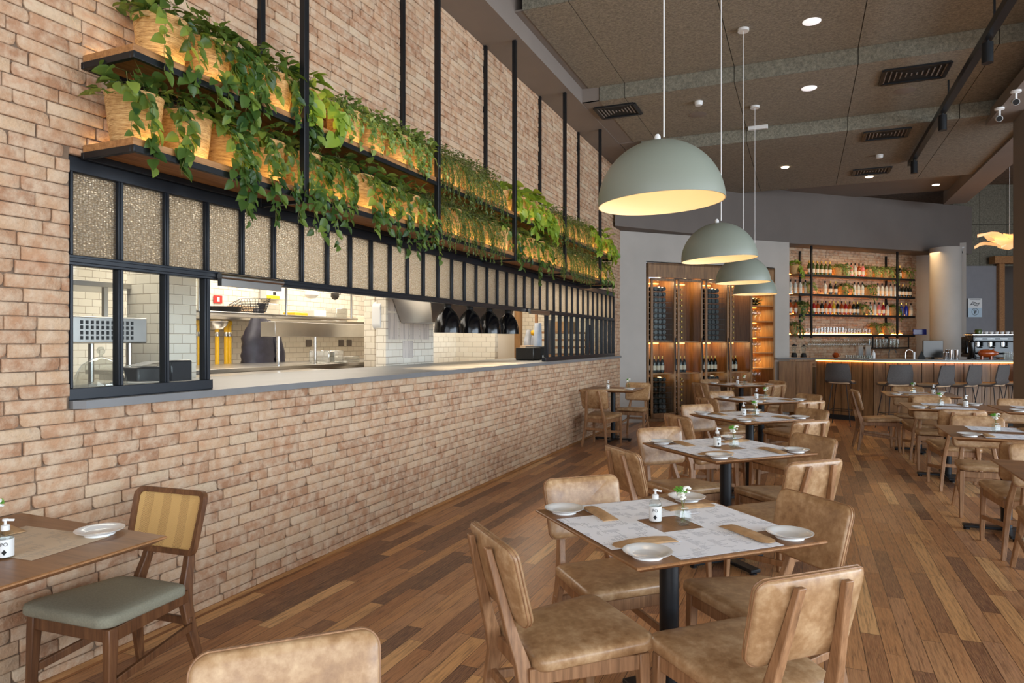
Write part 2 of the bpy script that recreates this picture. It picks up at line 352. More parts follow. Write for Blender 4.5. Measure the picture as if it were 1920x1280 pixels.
# ================================================================== ROOM SHELL
S2=sqrt(.5)
WALLX=-2.935; YF0,YF1=1.955,11.31; ZC=1.187; ZT=2.262; ZR0,ZR1=1.782,1.828
def bricks(rects_fn, s0,s1,z0,z1, to, seed, L=.236, H=.0574, hole=None, depth=.012):
    """lay rounded bricks; to(s,z,t) -> world, t = distance proud of the joint bed"""
    r=random.Random(seed); mb=MB(); z=z0; row=0
    while z<z1-.02:
        s=s0-r.uniform(0,L); zt=min(z+H,z1)
        while s<s1:
            l=L*r.uniform(.88,1.1)
            if r.random()<.12: l*=.6
            a,b=max(s,s0),min(s+l,s1)
            rs=[(a,b,z,zt)]
            if hole and zt>hole[2] and z<hole[3] and b>hole[0] and a<hole[1]:
                h=hole; rs=[]
                if a<h[0]: rs.append((a,h[0],z,zt))
                if b>h[1]: rs.append((h[1],b,z,zt))
                aa,bb=max(a,h[0]),min(b,h[1])
                if z<h[2]: rs.append((aa,bb,z,h[2]))
                if zt>h[3]: rs.append((aa,bb,h[3],zt))
            tone=r.random(); 
            for (a_,b_,c_,d_) in rs:
                if b_-a_<.03 or d_-c_<.015: continue
                g=.0018; a1,b1,c1,d1=a_+g+r.uniform(0,.002),b_-g-r.uniform(0,.0045)*(r.random()<.5),c_+.0012+r.uniform(0,.001),d_-.0012-r.uniform(0,.0014)
                w,h_=b1-a1,d1-c1
                def cr(): return min(h_*.45,w*.3,r.uniform(.0015,.005))
                def big(): return min(h_*.48,w*.3,r.uniform(.012,.026))
                P=[]
                q=[cr() for _ in range(4)]; e_=r.random()
                if e_<.28:
                    q[1]=big()
                    if r.random()<.4: q[2]=big()*.8
                elif e_<.5:
                    q[0]=big()
                    if r.random()<.4: q[3]=big()*.8
                elif e_<.6: q[2]=big()
                P+=[(a1,c1+q[0]*1.0),(a1+q[0]*.3,c1+q[0]*.3),(a1+q[0],c1)]
                P+=[(b1-q[1],c1+r.uniform(-.001,.001)),(b1-q[1]*.3,c1+q[1]*.3),(b1,c1+q[1])]
                P+=[(b1,d1-q[2]),(b1-q[2]*.3,d1-q[2]*.3),(b1-q[2],d1)]
                P+=[(a1+q[3],d1+r.uniform(-.001,.001)),(a1+q[3]*.3,d1-q[3]*.3),(a1,d1-q[3])]
                t=depth+r.uniform(-.003,.003); tl=r.uniform(-.0025,.0025)
                mx,mz=(a1+b1)/2,(c1+d1)/2; mb.tn=tone
                n=len(P); ins=.0035
                R0=[to(x,y,0) for x,y in P]
                R1=[to(x,y,t-.003+tl*(1 if x>mx else -1)) for x,y in P]
                R2=[to(x+(ins if x<mx else -ins),y+(ins if y<mz else -ins),t+tl*(1 if x>mx else -1)) for x,y in P]
                mb.rings([R0,R1,R2],True,False,True)
            s+=l
        z+=H; row+=1
    return mb
# floor
f=MB().bx(-7.2,9,-4,21,-.06,0); struct(f.build('floor',MT['floor'],flat=True),'mixed tone narrow plank wooden floor')
# left brick wall with the serving window opening
mb=bricks(None,-.6,11.9,0,4.40,lambda s,z,t:(WALLX-.012+t,s,z),11,hole=(YF0,YF1,1.150,ZT+.004))
mb.cur=1; mb.tn=.5
x0,x1=-3.2,WALLX-.0125
mb.bx(x0,x1,-.6,11.9,0,1.150); mb.bx(x0,x1,-.6,YF0,1.150,ZT+.004); mb.bx(x0,x1,YF1,11.9,1.150,ZT+.004); mb.bx(x0,x1,-.6,11.9,ZT+.004,4.6)
mb.cur=0
struct(mb.build('wall_left',[MT['brick'],MT['mortar']],ang=50,tone=True),'long pale salmon brick wall with the serving window')
k=MB().bx(WALLX-.012,WALLX+.008,-.6,11.88,0,.022); struct(k.build('baseboard_left',MT['shelfwood']),'thin wooden strip where the brick wall meets the floor')
# reveal bricks at far end of opening
mb=bricks(None,0,.2,1.2,ZT,lambda s,z,t:(-3.13+s,YF1+.012-t,z),12,L=.21)
struct(mb.build('trim_1',MT['brick'],tone=True),'brick reveal at the far end of the serving window')
# counter slab
c=MB(); c.bx(-2.872,-2.872+.0,1.9,1.9,0,0) if 0 else None
mb=MB().prism([(-3.95,1.957),(-2.92,1.957),(-2.875,1.985),(-2.875,11.5),(-2.919,11.5),(-2.919,11.308),(-3.95,11.308)],1.1505,ZC)
o=mb.build('stone_counter',MT['counter'],flat=True); tag(o,'long grey stone serving counter running through the brick wall opening','counter')
# ---- steel window
fr=thing('serving_window','long blue black steel serving window with hammered panes over the grey counter','window',(-2.975,YF0,ZC))
XF=0.0
def fm(): return MB()
m=fm(); L=YF1-YF0
m.bx(-.025,.025,0,L,ZT-ZC-.068,ZT-ZC); m.build('top_rail',MT['frameblack'],fr,bevel=.004)
m=fm(); m.bx(-.025,.028,0,L,ZR0-ZC,ZR1-ZC); m.bx(-.012,.034,0,L,ZR0-ZC+.012,ZR1-ZC-.012); m.build('middle_rail',MT['frameblack'],fr,bevel=.003)
m=fm(); m.bx(-.025,.028,0,.79,0,.052); m.build('bottom_rail',MT['frameblack'],fr,bevel=.003)
YR=7.93-YF0
m=fm(); m.bx(-.025,.028,YR,L,0,.052); m.build('bottom_rail',MT['frameblack'],fr,bevel=.003)
NP=37; dp=L/NP
def mull(y,z0,z1,w=.026):
    q=fm(); q.bx(-.02,.022,y-w/2,y+w/2,z0,z1); q.bx(-.008,.03,y-w/4,y+w/4,z0,z1); q.build('glazing_bar',MT['frameblack'],fr,bevel=.002)
z1=ZR0-ZC; z2=ZR1-ZC; z3=ZT-ZC-.068
for i in range(NP+1):
    y=min(max(i*dp,.013),L-.013)
    mull(y,z2,z3)
for i in range(NP+1):
    y=i*dp
    if y<.8 or y>YR-.05:
        mull(min(max(y,.013),L-.013),.052,z1,.036 if 2.5<i<3.5 or abs(y-YR)<.15 else .026)
def pane(y0,y1,za,zb,mat,lab=None):
    q=MB().bx(-.003,.003,y0,y1,za,zb); q.build('pane',mat,fr,flat=True,label=lab)
for i in range(NP): pane(i*dp+.013,(i+1)*dp-.013,z2,z3,MT['hammer'],'hammered obscure glass pane')
for i in range(NP):
    if (i+1)*dp<.8 or i*dp>YR-.1: pane(i*dp+.013,(i+1)*dp-.013,.052,z1,MT['glassw'],'clear glass pane')
# roller tubes on the rail
o=MB(); o.cyl((-2.915,2.76,1.80),(-2.915,3.24,1.80),.019,16); o.bx(-2.93,-2.90,2.76,3.22,1.748,1.785)
tag(o.build('roller_blind',MT['steel']),'brushed steel blind tube under the rail beside the left panes','blind tube')
o=MB(); o.cyl((-2.915,7.30,1.80),(-2.915,7.95,1.80),.019,16); o.bx(-2.93,-2.90,7.32,7.95,1.76,1.79)
tag(o.build('roller_blind',MT['steel']),'brushed steel blind tube under the rail near the dark printer','blind tube')
# ---- ceiling
def cst(nm,lab,mat,*b):
    q=MB()
    for x in b: q.bx(*x)
    return struct(q.build(nm,mat,flat=True),lab)
cst('trim_2','smooth grey ceiling border above the brick wall',MT['soffit'],(-3.2,-2.53,-1,11.95,4.40,4.98))
Z0,Z1_,Z2_,Z3_=4.76,4.58,4.40,4.22
YA,YB,YC,YE=5.96,8.12,9.98,13.4
XE=2.61
SEAM=[-1.99,-.72,.545,1.80]
def slab(nm,lab,x0,x1,y0,y1,z,zt):
    q=MB(); xs=[x0]+[s for s in SEAM if x0<s<x1]+[x1]
    for a,b in zip(xs,xs[1:]):
        q.bx(a+.004,b-.004,y0,y1,z,zt)
    q.cur=1
    for a,b in zip(xs,xs[1:]):
        q.bx(a+.004,b-.004,y0-.012,y0-.001,z,zt)
    q.cur=0
    struct(q.build(nm,[MT['ceil'],MT['ceilface']],flat=True),lab)
cst('trim_3','dark void above the ceiling boards',MT['mortar'],(-3.2,9,-4,21,4.97,5.0))
slab('ceiling','brown wood wool ceiling boards stepping down towards the bar',-2.52,9,-4,YA+.01,Z0,Z0+.15)
slab('ceiling','second step of brown wood wool ceiling boards',-2.45,9,YA,YB+.01,Z1_,Z0-.002)
slab('ceiling','third step of brown wood wool ceiling boards',-2.31,XE,YB,YC+.01,Z2_,Z1_-.002)
slab('ceiling','lowest far step of brown wood wool ceiling boards',-2.2,XE,YC,YE,Z3_,Z2_-.002)
cst('ceiling','plain plaster above the far ceiling boards',MT['soffit'],(-2.52,3.0,YC+.0,15.6,4.40,4.44))
cst('ceiling','plaster margin beside the third ceiling step',MT['soffit'],(-2.53,-2.25,YA,YB,4.585,4.6),(-2.53,-2.30,YB,YC+.02,4.405,4.42),(-2.53,-2.315,YB,YB+.02,4.402,4.60))
# right hand dropped plaster
cst('trim_4','plaster ceiling band along the right edge of the boards',MT['soffit'],(2.61,3.0,8.3,16.0,4.19,4.45))
cst('trim_5','dropped plaster ceiling block at the right with the cameras',MT['soffit'],(2.12,9,3.2,10.2,4.16,4.3))
cst('trim_6','raised ceiling of the bay behind the column',MT['ceil'],(3.0,9,10.2,21,5.6,5.7))
# ---- far walls along the 45 degree line
K=14.57                                  # y - x of the wine wall
def dd(x,off=0): return (x-off*S2, x+K+off*S2)
def vwall(q,p,q2,z0,z1,t=.12):
    p=Vector((p[0],p[1],0)); r=Vector((q2[0],q2[1],0)); d=(r-p).normalized(); n=Vector((-d.y,d.x,0))*t
    v=[]
    for z in (z0,z1): v+=[(p.x,p.y,z),(r.x,r.y,z),(r.x+n.x,r.y+n.y,z),(p.x+n.x,p.y+n.y,z)]
    q.add(v,[(0,3,2,1),(4,5,6,7),(0,1,5,4),(1,2,6,5),(2,3,7,6),(3,0,4,7)])
A0=(-2.95,11.62); A1=dd(-2.56); A2=dd(-.50); A3=dd(-.24)
q=MB(); vwall(q,A0,A1,0,3.368); vwall(q,A1,A2,2.86,3.368); vwall(q,A2,A3,0,3.368,.3)
struct(q.build('wall_far',MT['plaster'],flat=True),'pale plaster wall around the wine cabinet')
# bulkhead
p1=WZ(1153,423,3.37); p3=WZ(1482,456,3.37); p4=WZ(1822,476,3.37)
q=MB(); D=[(p1[0],p1[1]),(p3[0],p3[1]),(p4[0],p4[1])]
back=[(p4[0]-1.2,p4[1]+1.2),(p3[0]-1.2,p3[1]+1.25),(p1[0]-.3,p1[1]+1.4)]
q.prism(D+back,3.37,4.42)
struct(q.build('trim_7',MT['greyplaster'],flat=True),'grey plaster beam over the wine cabinet and the bar niche')
# bar niche: brick back wall and returns
B0=dd(-.3,.75*S2+.2); 
KB=15.35
def bk(x,off=0): return (x+off*S2, x+KB-off*S2)        # off = in front of the bar back wall
bL=(-.30,-.30+KB); bR=(2.37,2.37+KB); blen=sqrt(2)*(bR[0]-bL[0])
mb=bricks(None,0,blen,.9,3.5,lambda s,z,t:(bL[0]+s*S2+t*S2,bL[1]+s*S2-t*S2,z),21)
mb.cur=1; mb.add([(bL[0],bL[1],0),(bR[0],bR[1],0),(bR[0],bR[1],3.6),(bL[0],bL[1],3.6)],[(0,1,2,3)]); mb.cur=0
struct(mb.build('wall_back',[MT['brick'],MT['mortar']],tone=True),'brick wall behind the bar shelves')
q=MB(); vwall(q,(-.28,14.5),(-.32,15.2),0,3.6,.1); struct(q.build('wall_far',MT['plaster'],flat=True),'side of the bar niche')
q=MB(); vwall(q,(2.36,17.7),(3.3,17.6),0,3.6); struct(q.build('wall_back',MT['plaster'],flat=True),'plaster wall at the right of the bar shelves')
cc=WD(1773,14.3,0); q=MB().lathe([(.29,0),(.29,3.4)],(cc[0],cc[1],0),48); struct(q.build('trim_8',MT['plaster']),'round plaster column beside the bar niche')
s0=WD(1790,15.2,0); s1=WD(1868,15.2,0); s2=WD(1906,15.2,0)
q=MB(); vwall(q,s0,s1,0,3.12); struct(q.build('wall_right',MT['bluegrey'],flat=True),'blue grey wall carrying the small sign')
q=MB(); z0w=3.12
w0=WD(1786,15.3,0); w1=WD(1990,15.3,0)
d=Vector(w1)-Vector(w0)
for i in range(4):
    for j in range(3):
        a=Vector(w0)+d*(i*.25+.002); b=Vector(w0)+d*((i+1)*.25-.002); vwall(q,(a.x,a.y),(b.x,b.y),3.125+j*.95,3.125+(j+1)*.95-.008)
struct(q.build('wall_right',MT['ceilface'],flat=True),'large brown wall boards above the sign wall')
q=MB(); vwall(q,s1,WD(1874,15.1,0),0,3.2); struct(q.build('door_1',MT['shelfwood'],flat=True),'wooden frame post of the passage beside the sign wall')
a=WD(1866,15.0,0); b=WD(1990,15.0,0); q=MB(); vwall(q,a,b,3.16,3.32,.2); struct(q.build('door_2',MT['shelfwood'],flat=True),'wooden lintel of the passage beside the sign wall')
# room seen through the passage
q=MB(); a=WD(1850,18.5,0); b=WD(2050,18.5,0); vwall(q,a,b,0,3.4); struct(q.build('wall_back',MT['kitwall'],flat=True),'cream wall of the room beyond the passage')
# beige column near right edge
cl=WD(1899.5,8.4,0); q=MB().bx(cl[0],cl[0]+.5,cl[1]-.5,cl[1],0,4.4); struct(q.build('trim_9',MT['soffit'],flat=True),'square brown grey column at the right')
# enclosing glazed front far to the right and behind (daylight comes in between its posts)
q=MB()
for y in range(-4,15,3): q.bx(8.9,9.0,y,y+.12,0,4.7)
q.bx(8.9,9,-4,15,0,.12); q.bx(8.9,9,-4,15,3.9,4.97); struct(q.build('window_1',MT['frameblack'],flat=True),'glazed front on the right side of the dining room')
q=MB(); vwall(q,(9,15),(9,21),0,5.6); vwall(q,(9,21),(-4,21),0,5.6); struct(q.build('wall_far',MT['greyplaster'],flat=True),'outer wall behind the bar')
q=MB(); q.bx(-3.2,-2.9,-4,-.6,0,4.97); struct(q.build('wall_left',MT['greyplaster'],flat=True),'plain wall beyond the near end of the brick wall')
# ---- kitchen shell
q=MB(); q.bx(-6.85,-6.75,.2,11.9,0,2.8); q.bx(-6.75,-3.2,.1,.2,0,2.8); q.bx(-6.75,-3.2,11.75,11.85,0,2.8)
struct(q.build('wall_kitchen',MT['kitwall'],flat=True),'white tiled kitchen walls')
struct(MB().bx(-6.85,-3.2,.2,11.9,2.78,2.86).build('ceiling',MT['kceil'],flat=True),'pale kitchen ceiling')
struct(MB().bx(-4.12,-4.0,5.98,6.97,0,2.78).build('wall_kitchen',MT['kitwall'],flat=True),'tiled kitchen column carrying paper notices')
struct(MB().bx(-5.0,-4.85,7.0,9.15,0,2.78).build('wall_kitchen',MT['kitwall'],flat=True),'tiled kitchen wall behind the heat lamps')
struct(MB().bx(-5.0,-4.2,9.15,9.25,0,2.78).build('wall_kitchen',MT['kitwall'],flat=True),'tiled kitchen return beside the wooden post')
a=WX(321,600,-4.4); struct(MB().bx(-4.75,-4.4,3.60,3.93,0,2.78).build('wall_kitchen',MT['kitwall'],flat=True),'tiled kitchen pillar behind the left clear panes')
# ================================================================== FURNITURE
def rrect(hw0,hw1,y0,y1,r,n=6):
    """rounded trapezoid outline: half width hw0 at y0 and hw1 at y1"""
    P=[]
    def arc(cx,cy,a0):
        for k in range(n+1):
            a=a0+pi/2*k/n; P.append((cx+r*cos(a),cy+r*sin(a)))
    arc(hw1-r,y1-r,0); arc(-hw1+r,y1-r,pi/2); arc(-hw0+r,y0+r,pi); arc(hw0-r,y0+r,3*pi/2)
    return P
def pillow(mb,P,layers,fn):
    """layers: (scale, t); fn(x,y,t)->point"""
    cx=sum(p[0] for p in P)/len(P); cy=sum(p[1] for p in P)/len(P)
    mb.rings([[fn(cx+(x-cx)*s,cy+(y-cy)*s,t) for x,y in P] for s,t in layers])
    return mb
def chair(name,label,seatmat,woodmat,canebk=False):
    t=thing(name,label,'chair')
    P=rrect(.19,.225,-.205,.235,.05)
    def sf(x,y,z): return (x,y,z+.012*(y-.0)/.22 - (.0 if z<.41 else .010*(1-(x/.22)**2)*0))
    m=MB(); pillow(m,P,[(.97,.385),(1,.392),(1,.413),(.985,.424),(.93,.431),(.75,.437),(.45,.439),(.1,.44)],sf)
    m.build('seat',seatmat,t,ang=60)
    def bf(x,z,q): 
        y=-.252-(z-.53)*.26+.75*x*x
        return (x,y+q,z+q*.2)
    Pb=rrect(.19,.197,.525,.79,.038)
    if canebk:
        Pi=rrect(.168,.175,.547,.768,.022)
        m=MB(); n=len(Pb)
        rs=[[bf(x,z,q) for x,z in PP] for PP,q in ((Pi,-.012),(Pb,-.012),(Pb,.014),(Pi,.014))]
        rs.append(rs[0]); m.rings(rs,True,False,False)
        m.build('backrest_frame',woodmat,t)
        m=MB(); pillow(m,Pi,[(1.01,-.004),(1.01,.004),(.5,.006),(.05,.006)],bf); m.build('cane_panel',MT['cane'],t,label='woven cane panel')
    else:
        m=MB(); pillow(m,Pb,[(.1,-.017),(.6,-.017),(.95,-.0155),(.99,-.011),(1,-.006),(1,.006),(.985,.014),(.94,.02),(.8,.026),(.45,.03),(.1,.031)],bf)
        m.build('backrest',seatmat,t,ang=60)
        m=MB(); 
        for q in (-.007,.005):
            pts=[bf(x*1.004,.6575+(z-.6575)*1.006,q) for x,z in Pb]; m.tube(pts+pts[:1],.0026,6)
        m.build('piping',MT['oak'],t,label='paired light piping around the backrest')
    for s in (-1,1):
        m=MB(); m.beam([(s*.085,-.338,.772),(s*.102,-.300,.62),(s*.119,-.264,.48),(s*.131,-.238,.40),(s*.139,-.226,.33),(s*.154,-.243,.2),(s*.178,-.285,0)],
                       [(.028,.022),(.029,.030),(.03,.042),(.031,.052),(.031,.055),(.029,.044),(.026,.028)])
        m.build('rear_leg',woodmat,t,bevel=.004)
        m=MB(); m.beam([(s*.195,.185,.388),(s*.198,.185,.33),(s*.204,.198,0)],[(.036,.04),(.036,.04),(.024,.026)])
        m.build('front_leg',woodmat,t,bevel=.004)
    m=MB(); m.bar((-.19,.185,.358),(.19,.185,.358),.022,.05); m.bar((-.15,-.21,.358),(.15,-.21,.358),.022,.05)
    for s in (-1,1): m.bar((s*.197,.185,.358),(s*.152,-.22,.358),.022,.052)
    m.build('seat_frame',woodmat,t,bevel=.003)
    for s in (-1,1):
        m=MB(); m.bar((s*.2,.19,.175),(s*.163,-.235,.225),.018,.032); m.build('stretcher',woodmat,t,bevel=.003)
    m=MB(); m.bar((-.165,-.232,.245),(.165,-.232,.245),.018,.032); m.build('stretcher',woodmat,t,bevel=.003)
    return t
mkchair=Maker(chair('leather_chair','x',MT['leather'],MT['oak']))
def table(name,sx,sy,dark=False):
    t=thing(name,'x','table')
    m=MB(); hx,hy=sx/2,sy/2
    def ring(a,b,z): return [(-a,-b,z),(a,-b,z),(a,b,z),(-a,b,z)]
    m.rings([ring(hx-.035,hy-.035,.722),ring(hx,hy,.742),ring(hx,hy,.747)],cap1=False)
    m.cur=1; m.rings([ring(hx,hy,.747),ring(hx-.003,hy-.003,.75)],cap0=False); m.cur=0
    m.build('tabletop',[MT['tableedge'],MT['tabletop']] if not dark else [MT['black'],MT['walnut']],t)
    m=MB().lathe([(.037,.02),(.037,.70),(.1,.705),(.1,.724)],(0,0,0),28); m.build('column',MT['black'],t)
    m=MB(); w=.28
    for a in (0,1):
        q=MB(); q.bx(-w,w,-.038,.038,.018,.04)
        M=Matrix.Rotation(a*pi/2+pi/4*0,4,'Z'); q.xf(M); m.add(q.v,q.f)
    m.build('base',MT['black'],t,bevel=.004)
    for a in range(4):
        m=MB().lathe([(.022,0),(.022,.012),(.012,.02)],(cos(a*pi/2)*.255,sin(a*pi/2)*.255,0),14); m.build('foot',MT['black'],t)
    return t
mktable=Maker(table('dining_table',.775,.775))
mkwtable=Maker(table('dining_table',.82,.80))
def plate():
    m=MB().lathe([(.001,.004),(.045,.004),(.05,0),(.055,0),(.052,.006),(.07,.012),(.088,.019),(.09,.022),(.087,.0225),(.07,.0165),(.055,.0105),(.05,.0085),(.001,.008)],(0,0,0),40,False,False)
    return tag(m.build('side_plate',MT['white'],ang=60),'x','plate')
mkplate=Maker(plate())
def mat_(mt):
    m=MB(); nx=8
    v=[];f=[]
    m.rings([[(-.21,-.14,0),(.21,-.14,0),(.21,.14,0),(-.21,.14,0)],[(-.21,-.14,.0005),(.21,-.14,.0005),(.21,.14,.0005),(-.21,.14,.0005)]])
    return tag(m.build('paper_menu',mt,flat=True),'x','menu')
mkmenu=Maker(mat_(MT['paper'])); mkmenug=Maker(mat_(MT['papergold']))
def packet():
    m=MB(); P=[]
    rs=[]
    for k,(y,w,h) in enumerate([(-.115,.034,.003),(-.10,.032,.008),(-.05,.03,.013),(0,.031,.014),(.05,.030,.013),(.085,.032,.009),(.105,.030,.005),(.12,.012,.002)]):
        rs.append([(-w,y,0),(w*.95,y,0),(w,y,h*.4),(w*.55,y,h),(-w*.4,y,h*1.05),(-w,y,h*.5)])
    m.rings(rs); return tag(m.build('cutlery_packet',MT['kraft'],ang=20),'x','cutlery packet')
mkpacket=Maker(packet())
def sanit():
    t=thing('sanitizer_bottle','x','bottle')
    m=MB().lathe([(.001,0),(.021,0),(.0235,.003),(.0235,.068),(.021,.078),(.012,.088),(.011,.092)],(0,0,0),24); m.build('body',MT['glassv'],t)
    m=MB().lathe([(.0241,.006),(.0241,.062)],(0,0,0),24,False,False); m.build('label',MT['whiteplastic'],t,label='white printed label')
    m=MB(); m.rings([[(-.007,-.0246,.022),(0,-.0246,.013),(.007,-.0246,.022),(0,-.0246,.031)],[(-.007,-.0238,.022),(0,-.0238,.013),(.007,-.0238,.022),(0,-.0238,.031)]]); m.build('diamond_mark',MT['rubber'],t)
    m=MB().lathe([(.0125,.088),(.0125,.104),(.009,.106),(.004,.107),(.004,.118),(.0085,.119),(.0085,.125),(.003,.127)],(0,0,0),18)
    m.bar((0,0,.122),(.024,0,.119),.008,.006); m.build('pump',MT['whiteplastic'],t)
    cu=bpy.data.curves.new('bottle_lettering','FONT'); cu.body='PO'; cu.size=.016; cu.extrude=.0002; cu.align_x='CENTER'
    o=bpy.data.objects.new('lettering',cu); dg=None; COL.objects.link(o)
    bpy.context.view_layer.update()
    me=bpy.data.meshes.new_from_object(o.evaluated_get(bpy.context.evaluated_depsgraph_get())); bpy.data.objects.remove(o)
    me.materials.clear(); me.materials.append(MT['darksteel'])
    o=bpy.data.objects.new('lettering',me); COL.objects.link(o); o.parent=t; o.location=(0,-.0243,.042); o.rotation_euler=(pi/2,0,0)
    return t
mksan=Maker(sanit())
def vase(white):
    t=thing('bud_vase','x','vase'); r=random.Random(3+white)
    s=.0225
    def sq(a,z): return [(-a,-a,z),(a,-a,z),(a,a,z),(-a,a,z)]
    m=MB(); m.rings([sq(s-.003,0),sq(s,.004),sq(s,.052),sq(s*.7,.062),sq(s*.7,.07)],cap1=False); m.rings([sq(s*.55,.07),sq(s*.55,.06),sq(s*.84,.05),sq(s*.84,.008)],cap0=False); m.build('glass',MT['glassv'],t)
    m=MB(); tips=[]
    for k in range(5):
        a=r.uniform(0,6.28); h=r.uniform(.105,.135); p=(cos(a)*.016,sin(a)*.016,h)
        m.tube([(cos(a+2)*.008,sin(a+2)*.008,.01),(0,0,.06),p],.0011,5); tips.append(p)
    m.build('stems',MT['stem'],t)
    m=MB(); n=2 if not white else 0
    for k in range(2):
        c=Vector(tips[k])
        if k<1 or not white:
            for j in range(70):
                d=Vector((r.gauss(0,1),r.gauss(0,1),abs(r.gauss(.2,1)))).normalized(); e=c+d*.021*r.uniform(.8,1.15); m.tube([c+d*.003,e],[.0008,.0014],4)
    m.build('green_flower',MT['pom'],t)
    m=MB()
    for k in range(2,5):
        c=Vector(tips[k])
        for j in range(9):
            d=Vector((r.gauss(0,1),r.gauss(0,1),r.gauss(.5,.8))).normalized(); m.sphere(tuple(c+d*.011),.0085,7,5,.6)
    m.build('white_flower',MT['petal'],t)
    return t
mkvase=Maker(vase(0))
def R2(x,y,a): return (x*cos(a)-y*sin(a),x*sin(a)+y*cos(a))
def lay(tx,ty,rot,td,corners,menum=None,skip=(),z=.75,mir=1):
    """four place settings: side k has outward normal at angle rot+k*90"""
    for k in range(4):
        if k in skip: continue
        a=rot+k*pi/2
        side,corner=corners[k]
        # menu: long side along the edge
        dx,dy=R2(.232,R.uniform(-.006,.006),a); (menum or mkmenu)((tx+dx,ty+dy,z+.0006*(k+1)),a+pi/2+R.uniform(-.012,.012),'white printed paper menu along the %s side of %s'%(side,td),'paper menus')
        # person faces inward, their right hand corner
        dx,dy=R2(.30,.298*mir,a); mkplate((tx+dx+R.uniform(-.008,.008),ty+dy+R.uniform(-.008,.008),z+.0002),0,'small white plate on the %s corner of %s'%(corner,td),'side plates',(.9,.9,.95))
        dx,dy=R2(.225,.178*mir,a); mkpacket((tx+dx,ty+dy,z+.0032),a-pi/2+R.uniform(-.12,.12),'brown paper cutlery packet at the %s corner of %s'%(corner,td),'cutlery packets')
ROT=radians(-45)
TD=['the nearest central table','the second central table','the third central table','the fourth central table','the table before the wine cabinet']
TX=[(-.468,2.612),(-.462,4.62),(-.45,6.62),(-.455,8.58),(-.9,11.35)]
# side k=0: normal at -45deg (near right), 1: +45 (far right), 2: 135 (far left), 3: 225 (near left)
CN=[('near right','right'),('far right','far'),('far left','left'),('near left','near')]
def chairat(x,y,face,label,grp,dz=0): # face = angle of the facing direction
    return mkchair((x,y,0),face-pi/2+R.uniform(-.02,.02),label,grp)
DIST={0:[.40,.43,.45,.435]}
for i,(x,y) in enumerate(TX):
    mktable((x,y,0),ROT,'brown square dining table with black column: '+TD[i],'middle row of tables')
    lay(x,y,ROT,TD[i],CN)
    ds=DIST.get(i,[.46,.45,.47,.50])
    for k in range(4):
        a=ROT+k*pi/2
        if i==4 and k==0: pass
        jx,jy=R2(ds[k]+R.uniform(-.01,.01),R.uniform(-.02,.02) if i else (0,0,0,.06)[k]*0,a)
        chairat(x+jx,y+jy,a+pi,'tan leather chair on the %s side of %s'%(CN[k][0],TD[i]),'chairs around the middle row of tables')
    mksan((x-.055,y+.012,.7502),R.uniform(-.3,.3)+.35,'clear white labelled pump bottle at the centre of '+TD[i],'sanitizer bottles')
    mkvase((x+.05,y+.012,.7502),R.uniform(0,1),'small glass vase of flowers at the centre of '+TD[i],'bud vases')
# chair of the table just out of frame at the bottom
chairat(-.83,.965,radians(-45),'tan leather chair back cut off at the bottom edge, left of centre','chairs around the middle row of tables')
# right hand rows, aligned with the wall
RT=[((1.43,4.40),'the nearest right row table',0),((1.415,6.175),'the second right row table',1),((1.41,8.40),'the third right row table',2),((2.25,8.40),'the table beside the column',3),((1.40,10.25),'the farthest right row table',4)]
CNR=[('right','far right'),('far','far left'),('left','near left'),('near','near right')]
for (x,y),td,i in RT:
    mkwtable((x,y,0),0,'brown square dining table with black column: '+td,'right rows of tables')
    lay(x,y,0,td,[('right','near right'),('far','far right'),('left','far left'),('near','near left')],skip=(0,2),mir=-1)
    for k,(nm,ds) in enumerate((('far',.56),('near',.52))):
        sg=1 if nm=='far' else -1
        chairat(x-.02,y+sg*ds,-sg*pi/2+(pi if 0 else 0),'tan leather chair on the %s side of %s'%(nm,td),'chairs of the right rows')
    mksan((x+.16,y,.7502),.3,'clear pump bottle with white label on '+td,'sanitizer bottles')
    mkvase((x-.06,y+.03,.7502),.4,'small glass vase of flowers on '+td,'bud vases')
chairat(.93,10.2,radians(8),'tan leather chair on the left side of the farthest right row table','chairs of the right rows')
# left wall tables
x,y=-2.505,1.345
mkwtable((x,y,0),0,'brown dining table against the brick wall at the left edge','wall tables')
mkmenug((-2.47,1.5,.7508),radians(4),'printed paper menu on the wall table at the left edge','paper menus')
mkpacket((-2.72,1.56,.7535),radians(80),'brown cutlery packet on the wall table at the left edge','cutlery packets')
w=WZ(187,1002,.75); mkplate((w[0],w[1],.7512),0,'small round white plate on the wall table at the left edge','side plates')
w=WZ(10,1045,.75); mksan((w[0],w[1],.7502),.9,'clear pump bottle with white label on the wall table at the left edge','sanitizer bottles')
w=WZ(-12,1012,.75); mkvase((w[0],w[1],.7502),.2,'glass vase of white flowers cut by the left edge of the picture','bud vases')
cc_=chair('cane_chair','dark wooden chair with woven cane back and sage fabric seat at the left wall table',MT['sagefab'],MT['walnut'],True)
cc_.location=(-2.56,1.885,0); cc_.rotation_euler=(0,0,pi+radians(4))
x,y=-2.53,9.62
mkwtable((x,y,0),0,'small brown table against the far end of the brick wall','wall tables',scale=(.95,.95,1))
mkmenug((x+.03,y-.2,.7508),0,'paper menu on the small table at the far end of the brick wall','paper menus')
mkplate((x+.27,y-.1,.7502),0,'small white plate on the small table at the far end of the brick wall','side plates')
mksan((x-.05,y-.1,.7502),0,'clear pump bottle on the small table at the far end of the brick wall','sanitizer bottles')
mkvase((x+.2,y+.1,.7502),0,'flower vase on the small table at the far end of the brick wall','bud vases')
chairat(-2.56,9.13,radians(82),'tan leather chair seen from behind at the small far brick wall table','chairs of the wall tables')
chairat(-2.36,10.18,radians(-92),'tan leather chair on the far side of the small table against the brick wall','chairs of the wall tables')
